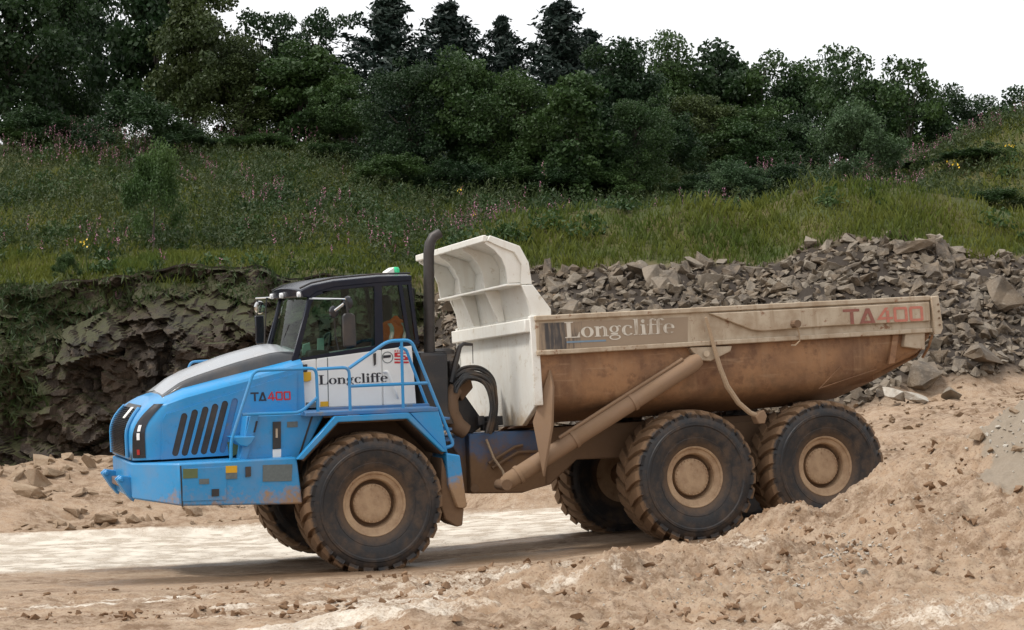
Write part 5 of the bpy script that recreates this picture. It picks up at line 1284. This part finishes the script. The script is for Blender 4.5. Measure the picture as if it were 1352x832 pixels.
# diagonal weld and tail ribs on the hull
MB().tube([R3(1082, 513, -1.53), R3(1120, 500, -1.53), R3(1157, 488, -1.53)], .006, 6).build('weld_seam', 'body_mud', body); MB().tube([R3(1081, 514, -1.53), R3(1110, 484, -1.53)], .006, 6).build('weld_seam', 'body_mud', body)
MB().prism(RP([(1193, 436), (1218, 434), (1218, 462), (1190, 458)], -1.53), -1.60, -1.50).build('tail_rib', 'cream_rail', body, None, .01)
MB().prism(RP([(1178, 439), (1186, 438), (1180, 480), (1172, 482)], -1.53), -1.56, -1.50).build('tail_rib', 'body_mud', body, None, .01)
for s in (-1, 1):
    ym, yo = (s * 1.47, s * 1.60)
    ry0, ry1 = sorted((ym, yo))
    rl = MB().prism([(XF_ + .03, ZR0), (XE, ZR0 - .005), (XE, ZR1), (XF_ + .03, ZR1)], ry0, ry1).build('side_rail', 'cream_rail', body, None, .012)
    a0, a1 = sorted((s * 1.44, s * 1.645))
    MB().prism([(XF_ + .02, ZR1 - .055), (XE, ZR1 - .055), (XE, ZR1 + .015), (XF_ + .02, ZR1 + .015)], a0, a1).build('rail_top', 'cream_rail', rl, None, .012)
    MB().prism([(XF_ + .02, ZR0 - .03), (XE, ZR0 - .03), (XE, ZR0 + .035), (XF_ + .02, ZR0 + .035)], a0, a1).build('rail_lip', 'cream_rail', rl, None, .012)
    if s < 0:
        MB().prism(RP([(936, 414), (1226, 399), (1228, 424), (1090, 431), (1006, 437.5), (992, 436)], -1.63), -1.655, -1.60).build('stiffener', 'cream_rail', rl, None, .014)
        MB().prism(RP([(712, 427), (908, 418.5), (908, 456), (712, 461.5)], -1.605), -1.607, -1.60).build('name_panel', 'wear_panel', rl)
        lettering('Longcliffe', R(746, 446.5, -1.605), R(892, 440, -1.605), .215, -1.612, 'worn_letter', rl, None, label='worn white company lettering on the dark name panel')
        MB().prism(RP([(748, 450.7), (800, 448.5), (800, 450.8), (748, 453)], -1.605), -1.611, -1.607).build('blue_line', 'light_blue_print', rl)
        lettering('TA400', R(1114, 428.5, -1.66), R(1222, 423.5, -1.66), .215, -1.659, 'worn_maroon', rl, None, end=2, label='worn maroon model lettering'); lettering('TA400', R(1114, 428.5, -1.66), R(1222, 423.5, -1.66), .215, -1.659, 'worn_red', rl, None, start=2, label='worn red model lettering')
        hk = R3(1049, 428, -1.68); MB().tube([(hk[0], -1.64, hk[2]), (hk[0], -1.78, hk[2])], .055, 10).build('rope_hook', 'chassis_mud', rl)
        MB().tube([R3(1052, 430, -1.72), R3(1055, 440, -1.70), R3(1056, 450, -1.67), R3(1050, 456, -1.66), R3(1045, 456, -1.66)], .011, 6).build('rope_end', 'rope', rl)
tp_ = MB().prism(RP([(1227, 392), (1237, 390.5), (1243, 434), (1240, 441), (1232, 442)], -1.62), -1.67, -1.45).build('tail_plate', 'cream_rail', body, None, .01)
MB().prism(RP([(1227, 392), (1237, 390.5), (1243, 434), (1240, 441), (1232, 442)], -1.62), 1.45, 1.67).build('tail_plate', 'cream_rail', body, None, .01)
MB().tube([R3(1231, 442, -1.6), R3(1226, 458, -1.5), R3(1218, 472, -1.35)], .02, 6).build('tail_edge', 'body_mud', body)
for i in range(4):
    a = R3(1238.5 + i * .7, 402 + 9 * i, -1.675); MB().lathe([(0, -.012), (.016, -.012), (.016, 0), (0, 0)], 8).xf(lambda p: (p[0] + a[0], p[1] + a[1], p[2] + a[2])).build('bolt', 'chassis_mud', tp_)
# hoist bracket, hanging prop rope, side fin
br = MB().prism(RP([(910, 459), (966, 457), (964, 464), (948, 472), (938, 477), (926, 476), (914, 465)], -1.60), -1.62, -1.42).build('hoist_bracket', 'cream_rail', body, None, .012)
MB().tube([R3(933, 467, -1.66), R3(933, 467, -1.3)], .045, 12).build('bracket_pin', 'cream_rail', br)
rp_ = [(932, 419), (936, 432), (942, 455), (950, 484), (960, 510), (975, 532), (990, 545), (1000, 549)]
pl = MB().tube([R3(a, b, -1.70 + .012 * i) for i, (a, b) in enumerate(rp_)], [.02, .024, .028, .036, .038, .038, .038, .038], 8).build('prop_hose', 'rope', body)
a = R3(1002, 550, -1.60); MB().prism([(a[0] - .09, a[2] + .0), (a[0] - .05, a[2] - .10), (a[0] + .05, a[2] - .10), (a[0] + .09, a[2]), (a[0] + .05, a[2] + .09), (a[0] - .03, a[2] + .06)], -1.68, -1.52).build('hose_end', 'cylinder_mud', pl, None, .012)
fin = MB(); F1, F2, F3, F4, F5 = R3(725, 488, -1.54), R3(729.5, 510, -1.66), R3(728.5, 563, -1.66), R3(717, 630, -1.5), R3(703, 557, -1.50)
off = (.03, 0.03, 0)
V = [F1, F2, F3, F4, F5]; V2_ = [(x + .05, y + .05, z) for x, y, z in V]
fin.add(V + V2_, [(0, 1, 2, 4), (4, 2, 3), (5, 9, 7, 6), (9, 8, 7)] + [(i, (i + 1) % 5, (i + 1) % 5 + 5, i + 5) for i in range(5)]); fin.build('side_fin', 'cylinder_mud', body, None, .01)

# front wall of the body with the spill guard
XW = R(704, 470, -1.55)[0]
wf = MB(); yz = [(-1.55, 3.20), (-1.55, 2.01), (-.95, 1.72), (.95, 1.72), (1.55, 2.01), (1.55, 3.20)]
n = len(yz); fw = MB().add([(XW, y, z) for y, z in yz] + [(XW + .07, y, z) for y, z in yz], [tuple(range(n)), tuple(range(n, 2 * n))[::-1]] + [(i, (i + 1) % n, (i + 1) % n + n, i + n) for i in range(n)])
front = fw.build('front_wall', 'body_white', body, None, .012)
MB().box(XW - .10, XW + .02, -1.57, 1.57, 2.98, 3.16).build('cross_beam', 'body_white', front, None, .015)
MB().box(XW - .03, XW + .09, -1.585, -1.50, 1.99, 3.2).build('corner_post', 'body_white', front, None, .012); MB().box(XW - .03, XW + .09, 1.50, 1.585, 1.99, 3.2).build('corner_post', 'body_white', front, None, .012)
# guard profile (x relative to the wall, z): upright, kink, then a curve reaching forward over the cab
GP = [(.02, 3.16), (-.03, 3.40), (-.07, 3.62), (-.06, 3.66), (-.03, 3.92), (-.13, 4.11), (-.56, 4.27)]
def wid(z): return 1.55 if z < 3.2 else (1.55 - (z - 3.2) * .12 if z < 3.7 else 1.49)
rows = [[(XW + x, y * wid(z), z) for y in (-1, -.5, 0, .5, 1)] for x, z in GP]
rows2 = [[(x + .05, y, z + .035 * (i > 5)) for x, y, z in r_] for i, r_ in enumerate(rows)]
m = MB().grid(rows).grid(rows2); 
for j in (0, 4): m.grid([[r_[j] for r_ in rows], [r_[j] for r_ in rows2]])
m.grid([rows[-1], rows2[-1]])
guard = m.build('spill_guard', 'body_white', body, None, 0, 12)
MB().box(XW - .60, XW - .54, -1.52, 1.52, 4.225, 4.315).build('guard_lip', 'body_white', guard, None, .012)
MB().box(XW - .30, XW - .04, -1.50, 1.50, 3.62, 3.65).build('guard_shelf', 'body_white', guard, None, .008)
for y in (-1.475, -.52, .52, 1.475):
    pr = [(XW + x + .0, z) for x, z in GP[3:]] + [(XW - .56, 4.20), (XW - .44, 4.12), (XW - .34, 4.0), (XW - .29, 3.86), (XW - .27, 3.66)]
    MB().prism(pr, y - .02, y + .02).build('guard_rib', 'body_white', guard, None, .006)
    if abs(y) < 1: MB().prism([(XW - .06, 3.62), (XW - .27, 3.62), (XW - .10, 3.18), (XW + .0, 3.18)], y - .02, y + .02).build('guard_gusset', 'body_white', guard, None, .006)
for s in (-1, 1):
    # side cheeks between guard and rail
    W = [(XW - .10, 3.62), (XW + .06, 3.62), (XW + .30, 3.28), (XW + .30, 3.19), (XW + .0, 3.19), (XW - .02, 3.4)]
    y0, y1 = sorted((s * 1.505, s * 1.555)); MB().prism(W, y0, y1).build('guard_cheek', 'body_white', guard, None, .01)
    W = [(XW - .54, 4.24), (XW - .50, 4.31), (XW - .08, 4.15), (XW + .03, 3.93), (XW + .06, 3.63), (XW - .10, 3.63), (XW - .07, 3.90), (XW - .17, 4.07), (XW - .36, 4.15)]
    y0, y1 = sorted((s * 1.497, s * 1.535)); MB().prism(W, y0, y1).build('guard_cheek', 'body_white', guard, None, .01)

# ---------------------------------------------------------------- jacket behind the side window
rg = np.random.RandomState(2); J = MB(); rows = []
for i in range(13):
    v = math.pi * i / 12; row = []
    for j in range(20):
        u_ = 2 * math.pi * j / 20; n_ = 1 + .16 * math.sin(3 * u_ + 4 * v) + .10 * math.sin(7 * u_ - 3 * v) + .05 * rg.normal()
        row.append((.19 * n_ * math.sin(v) * math.cos(u_), .15 * n_ * math.sin(v) * math.sin(u_), .20 * n_ * math.cos(v) + .03 * math.cos(2 * u_)))
    rows.append(row)
J.grid(rows, closed=True); jc = T3(521, 443, -.64)
jk = J.xf(lambda p: (p[0] + jc[0], p[1] + jc[1], p[2] + jc[2])).build('jacket', 'orange_cloth', None, 'T', 0, 60)
jk.matrix_world = truck.matrix_world
tag(jk, 'crumpled orange high visibility jacket with grey bands behind the cab side window', 'jacket')
for dx in (-.10, .09):
    B = MB(); pts = []
    for i in range(7):
        q = rad(-75 + 22 * i); pts.append((jc[0] + dx + .02 * math.sin(3 * q), jc[1] - .185 * math.cos(q) - .005, jc[2] + .20 * math.sin(q)))
    B.grid([[(p[0] - .03, p[1], p[2]) for p in pts], [(p[0], p[1] - .008, p[2]) for p in pts], [(p[0] + .03, p[1], p[2]) for p in pts]])
    B.build('reflective_band', 'band_grey', jk, 'T')
